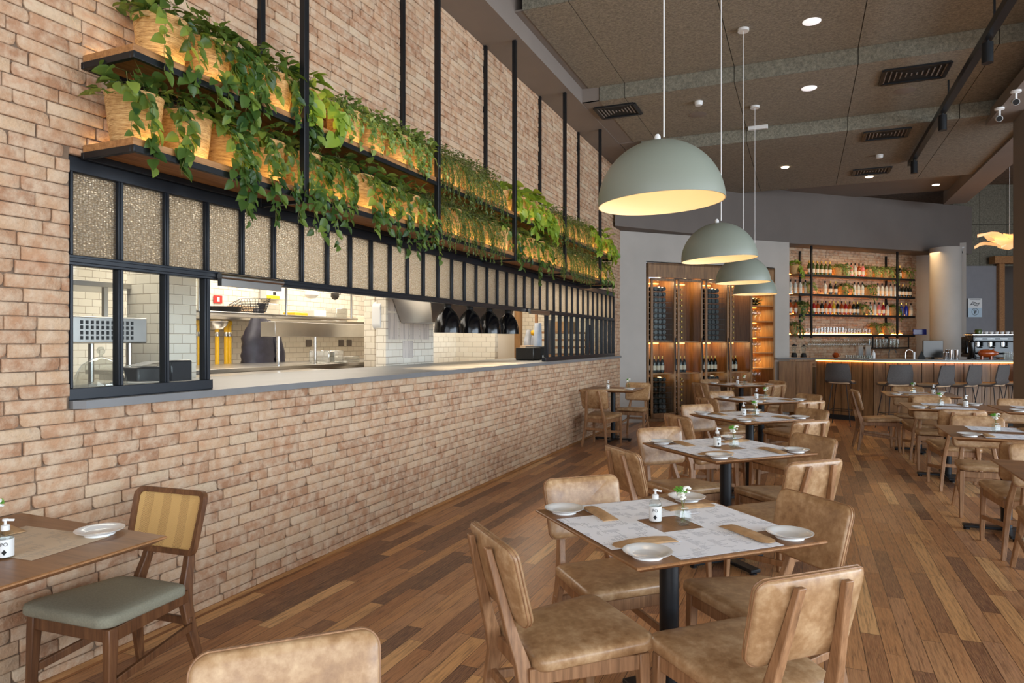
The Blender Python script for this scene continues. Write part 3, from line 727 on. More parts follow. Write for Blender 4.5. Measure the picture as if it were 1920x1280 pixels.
# ---- bar stools
def stool():
    t=thing('bar_stool','x','bar stool')
    prof=[(.20,.735),(.12,.715),(0,.715),(-.12,.725),(-.185,.76),(-.215,.83),(-.235,.93),(-.25,1.06)]
    wid=[.19,.21,.215,.21,.205,.205,.20,.17]
    m=MB(); top=[];bot=[]
    rs=[]
    for (y,z),w in zip(prof,wid):
        k=max(0,min(1,(z-.72)/.12)); ny,nz=(0,-1) if k<.3 else (-1,-.3)
        o=[]
        for j in range(9):
            u=-1+j/4.; o.append((u*w,y+(.05*u*u if k>.5 else 0),z+(.02*u*u if k<=.5 else 0)))
        o2=[(p[0],p[1]+ny*.018,p[2]+nz*.018) for p in reversed(o)]
        rs.append(o+o2)
    m.rings(rs); m.build('shell',MT['greyfab'],t,ang=60)
    P=rrect(.18,.18,-.17,.21,.06); m=MB(); pillow(m,P,[(.97,.722),(1,.735),(1,.75),(.95,.763),(.6,.768),(.1,.769)],lambda x,y,z:(x,y,z)); m.build('cushion',MT['beigefab'],t,ang=60,label='beige seat cushion')
    for sx in (-1,1):
        for sy in (-1,1):
            m=MB().cyl((sx*.11,sy*.11,.70),(sx*.2,sy*.2,0),.007,8); m.build('leg',MT['black'],t)
    m=MB(); q=.168; pts=[(-q,-q,.26),(q,-q,.26),(q,q,.26),(-q,q,.26),(-q,-q,.26)]
    for a,b in zip(pts,pts[1:]): m.cyl(a,b,.006,8)
    m.build('footrest',MT['black'],t)
    return t
mkstool=Maker(stool())
SD=['leftmost bar stool, facing the bar','second bar stool from the left','third bar stool from the left, turned sideways','fourth bar stool from the left, turned sideways','fifth bar stool from the left, turned sideways','rightmost bar stool half hidden by the column']
for (px,D_,fa),lb in zip([(1577,11.6,72),(1676,11.05,112),(1752,10.75,140),(1803,10.85,142),(1855,11.0,144),(1908,11.2,146)],SD):
    w=WD(px,D_,0); mkstool(w,radians(fa)-pi/2,lb+', grey with beige cushion','bar stools')
# ================================================================== HANGING SHELVES AND PLANTS
PY=[1.53*k+.005+3.07-1.53*0 for k in range(5)]   # post stations
SH=thing('hanging_shelf','two long wooden plant shelves hung on black steel posts along the brick wall','shelf',(-2.77,2.0,2.23))
def sh(fn,nm,mt,bv=.002,lab=None):
    m=MB(); fn(m); o=m.build(nm,mt,SH,bevel=bv,label=lab); return o
for lv,z in (('lower',2.252),('upper',2.650)):
    zz=z-2.23
    def board(m): m.bx(-.155,.165,.004,7.99,zz+.028,zz+.060)
    sh(board,'shelf_board',MT['shelfwood'])
    def frm(m):
        m.bx(.150,.172,0,8.0,zz-.002,zz+.028); m.bx(-.163,-.145,0,8.0,zz-.002,zz+.028); m.bx(-.145,.15,0,.022,zz-.002,zz+.028); m.bx(-.145,.15,7.978,8.0,zz-.002,zz+.028)
    sh(frm,'shelf_frame',MT['black'])
    def led(m): m.bx(.110,.132,.03,7.97,zz+.058,zz+.0632); m.bx(-.150,-.138,.03,7.97,zz+.058,zz+.0632)
    o=sh(led,'led_strip',MT['led'],0,'warm glowing led strip')
for y in PY:
    for x in (.165,-.155):
        def post(m): m.bx(x-.019,x+.019,y-2.0-.019,y-2.0+.019,.0,2.168)
        sh(post,'post',MT['black'])
    def arm(m): m.bx(-.155,.165,y-2.0-.012,y-2.0+.012,0,.02)
    sh(arm,'bracket',MT['black'])
def leaf(m,p,d,nrm,L,W,r):
    d=d.normalized(); sd=d.cross(nrm)
    if sd.length<1e-3: sd=Vector((0,1,0))
    sd.normalize(); n=sd.cross(d)
    cup=.22*W; dr=.12*L
    a=p; b=p+d*L*.3-n*dr*.2; c=p+d*L*.65-n*dr*.6; e=p+d*L-n*dr*1.6
    if L>.05:
        V=[a]; mid=[]
        for t,w,q in ((.1,.26,.02),(.32,.5,.2),(.6,.45,.6),(.83,.24,1.1)):
            c0_=p+d*L*t-n*dr*q; V+=[c0_+sd*W*w+n*cup*min(1,w*2),c0_-n*0,c0_-sd*W*w+n*cup*min(1,w*2)]
        V.append(e); F=[(0,2,1),(0,3,2)]
        for k in range(3):
            b0=1+3*k; F+=[(b0,b0+1,b0+4,b0+3),(b0+1,b0+2,b0+5,b0+4)]
        F+=[(10,11,13),(11,12,13)]; m.add(V,F); return
    V=[a,p+d*L*.28+sd*W*.46+n*cup,p+d*L*.28-sd*W*.46+n*cup,b,p+d*L*.62+sd*W*.40+n*(cup-dr*.6),p+d*L*.62-sd*W*.40+n*(cup-dr*.6),c,e]
    m.add(V,[(0,3,1),(0,2,3),(3,6,4,1),(2,5,6,3),(6,7,4),(5,7,6)])
PT={ # length, width, leaf count on crown, trails, trail length, leaf spacing
 'a':(.070,.046,95,6,.28,.034),'b':(.11,.09,30,4,.24,.06),'c':(.044,.038,200,9,.17,.024),'d':(.027,.014,380,24,.26,.013),'e':(.062,.042,90,7,.36,.030)}
def foliage(kind,seed,dense=1.0):
    r=random.Random(seed); L,W,nc,nt,tl,sp=PT[kind]; m=MB(); st=MB()
    up=Vector((0,0,1))
    nc=int(nc*dense)
    for i in range(nc):              # crown: stems rise from the pot mouth and arch over
        a=r.uniform(0,2*pi); rr=r.uniform(.02,.15 if kind!='b' else .11)*(1.12 if cos(a)>0 else .8); h=.20+r.uniform(.0,.10 if kind!='d' else .12)-.5*max(0,rr-.09)
        if kind=='b': h+=.02
        p=Vector((cos(a)*rr,sin(a)*rr*1.25,h)); p.x=max(p.x,-.115)
        d=Vector((cos(a)+r.gauss(0,.4),sin(a)+r.gauss(0,.5),r.gauss(-.15,.5)))
        m.tn=min(1,max(0,r.gauss(.42,.27))); s=r.uniform(.65,1.15)
        leaf(m,p,d,up+Vector((r.gauss(0,.4),r.gauss(0,.4),0)),L*s,W*s,r)
        if i%3==0: st.tube([(cos(a)*.03,sin(a)*.03,.17),(cos(a)*rr*.6,sin(a)*rr*.6,h+.01),tuple(p)],.0016,3)
    for i in range(5 if kind in 'ace' else 0):    # upright wisps
        a=r.uniform(0,2*pi); b=Vector((cos(a)*.06,sin(a)*.08,.2)); e=b+Vector((r.uniform(-.03,.06),r.uniform(-.08,.08),r.uniform(.06,.15)))
        st.tube([b,(b+e)/2+Vector((.01,0,.02)),e],.0011,3)
        for q in range(5):
            t=.3+.7*q/4; m.tn=r.uniform(.3,.9); leaf(m,b.lerp(e,t),Vector((r.gauss(0,1),r.gauss(0,1),.5)),up,L*.55,W*.5,r)
    for i in range(int(nt*dense)):   # trails over the front edge
        y0=r.uniform(-.13,.13); x0=r.uniform(.09,.115); ln=tl*r.uniform(.3,1.1); pts=[Vector((.05,y0*.6,.2)),Vector((x0,y0,.215)),Vector((x0+r.uniform(.03,.06),y0*1.15,.15))]
        p=pts[-1].copy(); xa=r.uniform(.155,.19); g=0
        while g<ln:
            p=p+Vector(((xa-p.x)*.35,r.gauss(0,.009),-.026)); g+=.026; pts.append(p.copy())
        st.tube(pts,.0013,3)
        tot=0; 
        for u,v in zip(pts[:-1],pts[1:]):
            seg=(v-u).length; k=tot
            n=max(1,int(seg/sp*r.uniform(.7,1.3)+.5))
            for q in range(n):
                s=r.uniform(.6,1.1); pp=u.lerp(v,(q+.5)/n); sg=1 if r.random()<.5 else -1
                m.tn=min(1,max(0,r.gauss(.4,.28)))
                leaf(m,pp,Vector((r.uniform(-.1,.7),sg*r.uniform(.3,1),-r.uniform(.3,1.3))),Vector((1,r.gauss(0,.4),r.uniform(.1,.8))),L*s,W*s,r)
    return m,st
bm=MB().lathe([(.001,.0),(.080,0),(.086,.01),(.098,.10),(.108,.2),(.112,.215),(.106,.218),(.100,.2),(.096,.16),(.001,.16)],(0,0,0),28,False,False)
BASK=bm.build('basket',MT['basket'],ang=60); sm=MB().lathe([(.096,.165),(.001,.17)],(0,0,0),16,False,False); SOIL=sm.build('soil',MT['soil'])
KNAME={'a':'green trailing vine','b':'lime green large leaved vine','c':'pale small leaved creeper','d':'fine dark leaved creeper','e':'lush long trailing vine'}
def plantpot(loc,kind,seed,label,grp,sc=1,dense=1,first=[True]):
    t=thing('potted_vine',label,'potted plant',loc,R.uniform(-.05,.05),grp); t.scale=(sc,sc,sc)
    if first[0]: b=BASK; s=SOIL; first[0]=False
    else:
        b=BASK.copy(); COL.objects.link(b); s=SOIL.copy(); COL.objects.link(s)
    b.parent=t; s.parent=t
    m,st=foliage(kind,seed,dense)
    m.build('foliage',MT['leaf'+('a' if kind=='e' else kind)],t,tone=True,ang=180)
    st.build('stems',MT['stem'],t)
    return t
UP=[(2.28,'a'),(2.54,'a'),(2.78,'a'),(3.0,'a'),(3.27,'b'),(3.66,'c'),(3.95,'c'),(4.24,'c'),(4.50,'c'),(4.80,'d'),(5.10,'d'),(5.40,'d'),(5.72,'d'),(6.2,'b'),(6.55,'b'),(6.9,'b'),(7.25,'b'),(7.62,'d'),(7.95,'d'),(8.3,'d'),(8.65,'d'),(9.1,'b'),(9.5,'b'),(9.85,'b')]
LO=[(2.14,'a'),(2.42,'a'),(2.68,'e'),(2.93,'e'),(3.25,'e'),(3.52,'e'),(3.8,'a'),(4.1,'e'),(4.4,'e'),(4.75,'d'),(5.08,'d'),(5.4,'d'),(5.72,'d'),(6.1,'a'),(6.45,'a'),(6.8,'e'),(7.15,'a'),(7.55,'d'),(7.9,'d'),(8.25,'d'),(8.6,'d'),(8.95,'d'),(9.35,'a'),(9.75,'a')]
for nm,lst,z in (('upper',UP,2.7105),('lower',LO,2.3125)):
    for i,(y,k) in enumerate(lst):
        plantpot((-2.775,y,z),k,i+(100 if nm=='upper' else 0),'%s in woven basket, %s from near end of %s hanging shelf'%(KNAME[k],ORD[i],nm),'plants on the %s hanging shelf'%nm, sc=R.uniform(1.04,1.14), dense=.62 if i==0 else 1 if y<6 else .75)
# ================================================================== PENDANTS
def pendant():
    t=thing('pendant_lamp','x','lamp'); r=.265
    po=[(r*cos(a),r*sin(a)*1.0) for a in [i*pi/2/18 for i in range(18)]]+[(.012,r)]
    pi_=[((r-.004)*cos(a),(r-.004)*sin(a)) for a in [i*pi/2/18 for i in range(18)]]+[(.001,r-.004)]
    m=MB().lathe(po,(0,0,0),64,False,True); m.cur=1; m.lathe([(r,0)]+pi_,(0,0,0),64,False,False); m.build('lamp_shade',[MT['pend'],MT['pendin']],t,ang=50)
    m=MB().lathe([(.013,r-.001),(.013,r+.02),(.006,r+.03),(.004,r+.03)],(0,0,0),14); m.build('cord_grip',MT['whiteplastic'],t)
    m=MB().cyl((0,0,r-.03),(0,0,r-.08),.018,14); m.sphere((0,0,r-.115),.04,16,10); m.build('bulb',MT['bulb'],t,label='glowing frosted bulb')
    return t
mkpend=Maker(pendant())
ZCs=[Z0,Z0,Z1_,Z2_]
for i,y in enumerate([2.89,5.07,7.17,9.04]):
    o=mkpend((-.553,y,2.03),0,'sage green dome pendant lamp with cream inside, %s of four from the camera'%ORD[i],'green dome pendants')
    tilt=(.05,.055,.02,0)[i]; o.rotation_euler=(0,0,0)
    ax=Matrix.Rotation(-tilt,4,Vector((-ST,CT,0))); o.rotation_euler=ax.to_euler()
    m=MB().cyl((0,0,.02),(0,0,ZCs[i]-2.03-.26-.03),.0032,8); m.lathe([(.055,ZCs[i]-2.03-.26-.03),(.055,ZCs[i]-2.03-.26-.002)],(0,0,0),24)
    c=m.build('suspension_cord',MT['whiteplastic']); c.location=(-.553+.26*tilt,y,2.03+.26); tag(c,'pale cord and round canopy holding the %s green pendant from the camera'%ORD[i],'lamp cord','pendant cords')
    ld=bpy.data.lights.new('pendant_light','POINT'); ld.energy=1.7; ld.color=(1,.86,.66); ld.shadow_soft_size=.04
    lo=bpy.data.objects.new('pendant_light',ld); COL.objects.link(lo); lo.location=(-.553,y,2.03+.08)
# ================================================================== HEAT LAMPS
def heat():
    t=thing('heat_lamp','x','heat lamp')
    po=[(.118,0),(.117,.03),(.112,.08),(.10,.13),(.078,.18),(.05,.215),(.03,.235),(.03,.245)]
    m=MB().lathe(po,(0,0,0),40,False,True); m.lathe([(.118,0),(.114,.002),(.108,.08),(.095,.13),(.07,.18),(.001,.22)],(0,0,0),40,False,False); m.build('lamp_shade',MT['blackgloss'],t,ang=50)
    m=MB().lathe([(.032,.24),(.03,.275),(.045,.285),(.05,.31)],(0,0,0),24); m.build('neck',MT['rubber'],t)
    m=MB().sphere((0,0,.1),.035,12,8); m.build('bulb',MT['bulb'],t)
    return t
mkheat=Maker(heat())
for i,y in enumerate([5.71,6.18,6.65,7.15]):
    mkheat((-3.12,y,1.525),0,'glossy black dome heat lamp over the counter, %s from the left'%ORD[i],'black heat lamps',(1.1,1.1,1.0))
    ld=bpy.data.lights.new('heat_light','SPOT'); ld.energy=26; ld.color=(1,.74,.45); ld.spot_size=radians(100); ld.shadow_soft_size=.03
    lo=bpy.data.objects.new('heat_light',ld); COL.objects.link(lo); lo.location=(-3.12,y,1.57)
m=MB().bx(-3.2,-3.05,5.4,7.5,1.83,1.86); struct(m.build('trim_10',MT['frameblack']),'dark rail that carries the heat lamps')
# ================================================================== KITCHEN
def simple(nm,mt,lab,cat,fn,bv=.003,grp=None,**k):
    m=MB(); fn(m); return tag(m.build(nm,mt,bevel=bv,**k),lab,cat,grp)
def worktop(m): m.bx(-4.95,-3.97,3.95,5.9,1.10,1.145); m.bx(-4.92,-4.02,3.98,5.85,0,1.10)
simple('steel_worktop',MT['steel'],'stainless steel worktop behind the grey stone counter','worktop',worktop)
def wt2(m): m.bx(-6.1,-5.05,4.2,9.4,1.14,1.18); m.bx(-6.05,-5.1,4.3,9.3,0,1.14)
simple('steel_worktop',MT['steel'],'stainless steel worktop at the back under the long shelf unit','worktop',wt2)
t=thing('pass_shelf','stainless steel pass shelf with a deep front on thin legs above the back worktop','shelf',(-5.35,7.3,1.181))
MB().bx(.0,.2,-1.68,1.6,.31,.47).build('shelf_board',MT['steel'],t,bevel=.004)
for y in (-1.6,-1.0,.6,1.3):
    MB().cyl((.17,y,0),(.17,y,.31),.018,12).build('leg',MT['chrome'],t)
t=thing('wall_shelf','stainless steel wall shelf with containers above the pass shelf','shelf',(-6.5,7.3,1.70))
MB().bx(-.24,.2,-1.6,2.1,0,.035).build('shelf_board',MT['steel'],t,bevel=.003)
for y in (-1.2,.4,1.8): MB().bar((-.24,y,-.16),(.14,y,-.002),.02,.02).build('bracket',MT['steel'],t)
cols=['plasticclear','beigefab','plasticclear','yellow','whiteplastic','plasticclear','label']
for i,y in enumerate([6.0,6.5,6.95,7.5,7.9,8.4,8.9]):
    simple('storage_box',MT[cols[i]],'small storage box on the steel wall shelf, %s from the left'%ORD[i],'box',lambda m:m.bx(-6.62,-6.40,y-.13,y+.13,1.7355,1.7355+.10+.05*(i%3)),.01,'boxes on the steel wall shelf')
t=thing('hanging_rack','tubular steel rack hung above the worktop holding a black basket','rack',(-4.7,4.9,1.68))
for x in (-.25,-.08,.08,.25): MB().cyl((x,-1.0,0),(x,1.2,0),.012,10).build('rail',MT['steel'],t)
for y in (-.9,0.1,1.1): 
    MB().cyl((-.25,y,0),(.25,y,0),.012,10).build('crossbar',MT['steel'],t); MB().cyl((.25,y,0),(.25,y,1.09),.012,10).build('hanger_rod',MT['steel'],t)
def basket(m):
    for k in range(6):
        z=k*.03; s=.13+.012*k; m.tube([(-s*1.3,-s,z),(s*1.3,-s,z),(s*1.3,s,z),(-s*1.3,s,z),(-s*1.3,-s,z)],.004,5)
    for a in range(-5,6):
        u=a/5.; m.tube([(u*.17,-.13,0),(u*.24,-.19,.15)],.003,5); m.tube([(u*.17,.13,0),(u*.24,.19,.15)],.003,5); m.tube([(-.17,u*.13,0),(-.24,u*.19,.15)],.003,5); m.tube([(.17,u*.13,0),(.24,u*.19,.15)],.003,5); m.tube([(u*.17,-.13,0),(u*.17,.13,0)],.003,5)
o=simple('wire_basket',MT['rubber'],'black wire basket tipped over on the tubular steel rack','basket',basket,0); w=WX(472,574,-4.7); o.location=(w[0],w[1],1.70); o.rotation_euler=(.3,0,.3); o.scale=(.6,.6,.75)
o=simple('cooking_pan',MT['darksteel'],'dark steel pan on the tubular rack beside the black basket','pan',lambda m:m.lathe([(.001,0),(.15,0),(.17,.05),(.165,.05),(.145,.006),(.001,.006)],(0,0,0),28,False,False)); w=WX(415,585,-4.7); o.location=(w[0],w[1],1.695)
o=simple('mixing_bowl',MT['steel'],'steel bowl hanging below the tubular rack','bowl',lambda m:m.lathe([(.001,0),(.07,.01),(.11,.05),(.12,.09),(.115,.09),(.10,.05),(.001,.015)],(0,0,0),28,False,False)); w=WX(405,600,-5.6); o.location=(w[0],w[1],1.56)
# gas manifold
t=thing('gas_manifold','yellow gas pipe manifold on the tiled kitchen wall','pipe',(0,0,0))
X=-6.45
y0=WX(396,0+610,X)[1]; y1=WX(432,610,X)[1]
MB().cyl((X,y0-.5,1.66),(X,y1,1.66),.035,14).build('header_pipe',MT['yellow'],t)
for px in (374,407,424,430):
    yy=WX(px,610,X)[1]; MB().cyl((X,yy,1.66),(X,yy,1.1),.026,12).build('riser_pipe',MT['yellow'],t); MB().lathe([(.034,0),(.036,.03),(.03,.05)],(X,yy,1.5),12).build('valve',MT['steel'],t)
# jacket
t=thing('padded_jacket','dark padded jacket hanging on the kitchen wall beside the yellow pipes','jacket',(0,0,0))
jc=WX(488,630,-6.1); X=-6.1; r=random.Random(4)
m=MB(); rs=[]
for k in range(15):
    z=1.84-k*.052; u=k/14.; w=.05+.19*min(1,u*1.9)**1.1+.006*sin(k*3.0); d=.05+.09*min(1,u*2)+.008*sin(k*3.)
    rs.append([(X+cos(a)*d,jc[1]-.03+sin(a)*w*(1+.05*sin(5*a+k)),z) for a in [i*2*pi/20 for i in range(20)]])
m.rings(rs); m.build('body',MT['jacket'],t,ang=70)
m=MB(); m.tube([(X+.04,jc[1]+.06,1.68),(X+.07,jc[1]+.17,1.5),(X+.06,jc[1]+.25,1.3),(X+.05,jc[1]+.29,1.14)],[.05,.07,.075,.06],14); m.build('sleeve',MT['jacket'],t,ang=70)
m=MB(); m.tube([(X,jc[1],1.80),(X+.02,jc[1]+.02,1.88),(X-.05,jc[1]+.02,1.90)],[.03,.04,.02],10); m.build('hood',MT['jacket'],t)
# wall items
X=-6.74
a=WX(400,556,X); b=WX(416,566,X)
def sign(m):
    m.bx(X,X+.01,a[1],b[1]+.0,b[2]-.02,a[2]+.02)
simple('fire_sign',MT['red'],'red and white fire sign on the tiled kitchen wall','sign',sign)
simple('sign_panel',MT['white'],'white centre of the red fire sign','sign',lambda m:m.bx(X+.011,X+.014,(a[1]*.65+b[1]*.35),(a[1]*.35+b[1]*.65),b[2]+.0,a[2]))
a=WX(487,541,X); b=WX(521,555,X)
t=thing('control_box','white and yellow control box on the tiled kitchen wall','control box',(X,(a[1]+b[1])/2,2.10))
h=(b[1]-a[1])/2
MB().bx(0,.12,-h,h,-.09,.12).build('case',MT['whiteplastic'],t,bevel=.008)
MB().bx(.121,.125,-h,h*.4,-.085,-.04).build('yellow_panel',MT['yellow'],t); MB().bx(.121,.127,-h*.3,0,-.03,.01).build('display',MT['rubber'],t)
for px,py,mt,s in ((584,553,'whiteplastic',.10),(628,556,'darksteel',.06)):
    w=WX(px,py,-6.3); o=MB().lathe([(.001,0),(s*.6,.01),(s,.05),(s*.95,.1),(s*.9,.1),(.001,.02)],(0,0,0),20,False,False); o.tube([(0,s,.08),(0,s*2.2,.10)],.008,6)
    tag(o.build('ladle' if s<.08 else 'colander',MT[mt]),('round white colander' if s>.08 else 'small steel ladle')+' hanging in the lit back of the kitchen','utensil').location=(w[0],w[1],w[2]-.05)
o=simple('soap_dispenser',MT['whiteplastic'],'white wall dispenser on the left edge of the notice covered column','dispenser',lambda m:m.prism(rrect(.08,.08,-.15,.15,.07),0,.1)); o.rotation_euler=(pi/2,0,pi/2*0); w=WX(705,586,-4.15); o.location=(-4.16,w[1]+.02,1.71); o.rotation_euler=(pi/2,0,pi/2)
# paper notices on the column
n=0
for j,(z0_,z1_) in enumerate(((1.76,2.03),(1.46,1.74))):
    for i in range(4 if j else 2):
        y=6.02+i*.215+.1; simple('paper_notice',MT['papersheet'],'grey printed sheet on the kitchen column, %s of the %s row'%(ORD[i],'upper' if j==0 else 'lower'),'notice',lambda m:m.bx(-3.999,-3.9975,y-.1,y+.1,z0_,z1_),0,'notices on the kitchen column'); 
simple('paper_notice',MT['papersheet'],'single printed sheet in a clear sleeve low on the kitchen column','notice',lambda m:m.bx(-3.999,-3.997,6.30,6.52,1.26,1.45),0,'notices on the kitchen column')
# hood
def hood(m):
    m.add([(-3.985,6.25,1.64),(-3.6,6.25,1.64),(-3.6,8.3,1.64),(-3.985,8.3,1.64),(-3.985,6.0,2.02),(-3.5,6.02,1.98),(-3.5,8.3,1.98),(-3.985,8.3,2.02)],[(0,3,2,1),(4,5,6,7),(0,1,5,4),(1,2,6,5),(2,3,7,6),(3,0,4,7)])
simple('extractor_hood',MT['steel'],'angled stainless extractor hood behind the black heat lamps','hood',hood)
for i,(px,w_,h_) in enumerate(((612,.2,.09),(640,.26,.075))):
    w=WX(px,672,-5.3); simple('food_container',MT['plasticclear'],('shallow' if i else 'tall')+' clear plastic food container under the pass shelf','container',lambda m:m.bx(-5.45,-5.15,w[1]-w_*.7,w[1]+w_*.7,1.181+.0,1.181+h_+(.06 if not i else 0)),.012,'containers under the pass shelf')
for i,px in enumerate((579,640,655)):
    w=WX(px,648,-6.74); simple('wall_socket',MT['greyplaster'],'grey wall socket behind the pass shelf, %s from the left'%ORD[i],'socket',lambda m:m.bx(-6.75,-6.735,w[1]-.06,w[1]+.06,1.36,1.46),.003,'kitchen wall sockets')
# wooden post, coats and printer
w=WX(972,650,-4.15); simple('wooden_post',MT['cabwood'],'honey wooden post at the right end of the tiled kitchen wall','post',lambda m:m.bx(-4.2,-4.1,w[1]-.05,w[1]+.05,0,2.78))
t=thing('work_coats','white and pale blue kitchen coats hanging beside the printer','coat',(0,0,0)); 
for i,(px,X,c,wd) in enumerate(((991,-4.5,'coat',.17),(1003,-4.35,'coat',.15),(1014,-4.5,'whiteplastic',.14))):
    w=WX(px,620,X); m=MB(); rs=[]
    for k in range(12):
        z=1.64-k*.055; u=k/11.; ww=wd*(.35+.65*min(1,u*3)); rs.append([(X+cos(a)*.07*(.5+u),w[1]+sin(a)*ww*(1+.12*sin(6*a)),z) for a in [q*2*pi/24 for q in range(24)]])
    m.rings(rs); m.build('coat',MT[c],t,ang=80)
m=MB(); w=WX(1000,614,-4.3); m.sphere((w[0],w[1],1.58),.05,12,8); m.build('yellow_badge',MT['yellow'],t)
simple('kitchen_screen',MT['kceil'],'pale textured screen wall behind the hanging coats','wall panel',lambda m:m.bx(-5.0,-4.95,9.3,11.7,0,2.6))
y=WX(1000,668,-3.35)[1]
t=thing('receipt_printer','dark box printer standing on the counter beside the right panes','printer',(-3.4,y,ZC+.001))
MB().bx(-.12,.14,-.22,.05,0,.165).build('case',MT['darksteel'],t,bevel=.01); MB().bx(-.10,.12,.055,.3,0,.18).build('side_box',MT['rubber'],t,bevel=.02); MB().bx(.141,.145,.1,.14,.02,.06).build('light',MT['whiteplastic'],t)
simple('cardboard_box',MT['beigefab'],'beige box behind the printer','box',lambda m:m.bx(-3.75,-3.6,y+.5,y+.85,ZC+.001,ZC+.19))
# rack and crate stand in for chair-like shapes seen in the right clear panes
t=thing('rack_stand_in','wooden rack standing in for chair-like shapes in the right clear panes','rack',(-3.62,10.55,0))
for x in (-.25,.25):
    for yy in (-.55,.55): MB().bx(x-.02,x+.02,yy-.02,yy+.02,0,1.95).build('upright',MT['oak'],t)
for z in (1.2,1.32,1.44,1.56): MB().bx(-.25,.25,-.55,.55,z,z+.03).build('slat_shelf',MT['oak'],t)
simple('storage_crate',MT['kraft'],'brown crate on the stand-in rack behind the right panes','crate',lambda m:m.bx(-3.8,-3.45,10.2,10.7,1.595,1.75))
def hang(nm,mt,lab,y,z0,z1,w,X=-4.0):
    m=MB(); rs=[]
    for k in range(8):
        z=z1+(z0-z1)*k/7; ww=w*(.5+.5*min(1,k/3)); rs.append([(X+cos(a)*.05,y+sin(a)*ww*(1+.1*sin(5*a)),z) for a in [q*2*pi/18 for q in range(18)]])
    m.rings(rs); tag(m.build(nm,MT[mt],ang=80),lab,'cloth')
hang('hanging_apron','greyfab','dark grey apron hanging behind the right panes, nearer one',9.5,1.25,1.75,.14,-3.45)
hang('hanging_apron','jacket','dark blue apron hanging behind the right panes, farther one',11.35,1.22,1.72,.14,-3.42)
hang('hanging_apron','coat','pale blue cloth hanging behind the right panes',9.1,1.2,1.7,.10,-3.5)
# behind the left clear panes
def cloche(x,y,s,lab,h):
    t=thing('glass_cloche',lab,'cake dome',(x,y,ZC+.001)); m=MB()
    m.lathe([(s,.0),(s,.03*h),(s*.93,.09*h),(s*.7,.14*h),(s*.35,.17*h),(.012,.18*h)],(0,0,0),36,False,True); m.build('dome',MT['glassd'],t)
    MB().lathe([(.01,.178*h),(.008,.19*h),(.018,.20*h),(.02,.215*h),(.012,.228*h),(.001,.23*h)],(0,0,0),16,False,False).build('knob',MT['glassd'],t)
    MB().lathe([(s+.012,0),(s+.012,.006)],(0,0,0),36).build('plate',MT['white'],t)
cloche(-3.25,2.32,.12,'clear glass cake dome behind the leftmost clear pane',1.0)
cloche(-3.5,2.13,.12,'clear glass cake dome cut by the left edge of the window',.85)
t=thing('order_screen','dark touch screen standing behind the third clear pane','screen',(-3.3,2.83,ZC+.001)); MB().bx(-.02,.02,-.075,.075,.01,.15).build('panel',MT['blackgloss'],t,bevel=.012); MB().bx(-.06,.06,-.05,.05,0,.012).build('base',MT['rubber'],t)
t=thing('card_printer','dark card printer with a paper sheet behind the second clear pane','printer',(-3.3,2.60,ZC+.001)); MB().bx(-.08,.08,-.1,.1,0,.12).build('case',MT['darksteel'],t,bevel=.012); MB().add([(-.07,-.07,.122),(.07,-.07,.125),(.07,.07,.15),(-.07,.07,.145)],[(0,1,2,3)]).build('paper',MT['white'],t)
simple('folded_napkins',MT['whiteplastic'],'stack of folded white napkins behind the second clear pane','napkins',lambda m:[m.bx(-3.32,-3.1,2.42,2.56,ZC+.001+k*.012,ZC+.011+k*.012) for k in range(4)])
t=thing('toaster_oven','perforated stainless conveyor oven behind the left clear panes','oven',(-4.6,3.05,1.3)); 
MB().bx(-.3,.3,-.75,.37,.13,.31).build('body',MT['steel'],t,bevel=.01)
for yy in (-.68,-.12):
    m=MB()
    for a in range(11):
        for b in range(4): m.bx(.301,.304,yy+a*.036,yy+a*.036+.016,.155+b*.034,.155+b*.034+.024)
    m.build('vent_panel',MT['rubber'],t)
for yy in (-.65,.3):
    MB().cyl((.2,yy,-.155),(.2,yy,.13),.02,12).build('leg',MT['steel'],t); MB().cyl((-.2,yy,-.155),(-.2,yy,.13),.02,12).build('leg',MT['steel'],t)
t=thing('wall_shelf','stainless steel shelf above the perforated oven','shelf',(-5.0,3.0,1.84)); MB().bx(-.3,.3,-1.8,.7,0,.04).build('shelf_board',MT['steel'],t,bevel=.004); MB().bx(-.3,.3,-1.8,.7,-.25,-.22).build('shelf_board',MT['steel'],t,bevel=.004)
for yy in (-1,.4): MB().bar((.28,yy,-.22),(.28,yy,0),.03,.03).build('upright',MT['steel'],t)
simple('storage_tin',MT['steel'],'large steel tin on the shelf above the oven','tin',lambda m:m.bx(-5.2,-4.8,2.75,3.1,1.881,2.2),.02)
def wks(m): m.bx(-5.6,-3.98,.5,3.55,1.10,1.143); m.bx(-5.55,-4.03,.6,3.5,0,1.10)
simple('steel_worktop',MT['steel'],'stainless worktop that carries the perforated oven','worktop',wks)
# ================================================================== WINE CABINET
CA=radians(45)
c0=WD(1213,12.05,0); CLEN=2.90
cab=thing('wine_cabinet','tall built in wooden wine cabinet with four glass doors and a lit open glass shelf','cabinet',(c0[0],c0[1],0),CA)
def cl(px):                              # position along the cabinet front seen in column px
    u=(px-CX)/FP; # ray (−ST+CT u, CT+ST u)*D ; y-x=K0
    K0=c0[1]-c0[0]; dx=-ST+CT*u; dy=CT+ST*u; D=K0/(dy-dx); return ((D*dx-c0[0])/S2)
H=2.84; DEP=.5
def cb(nm,mt,*b,par=cab,lab=None,bv=.003):
    m=MB()
    for x in b: m.bx(*x)
    return m.build(nm,mt,par,bevel=bv,label=lab)
E=[cl(x) for x in (1213,1266,1317,1365,1410,1452)]
D0=[cl(x) for x in (1218,1268,1320,1366)]; D1=[cl(x) for x in (1265,1315,1364,1408)]
L_=E[-1]
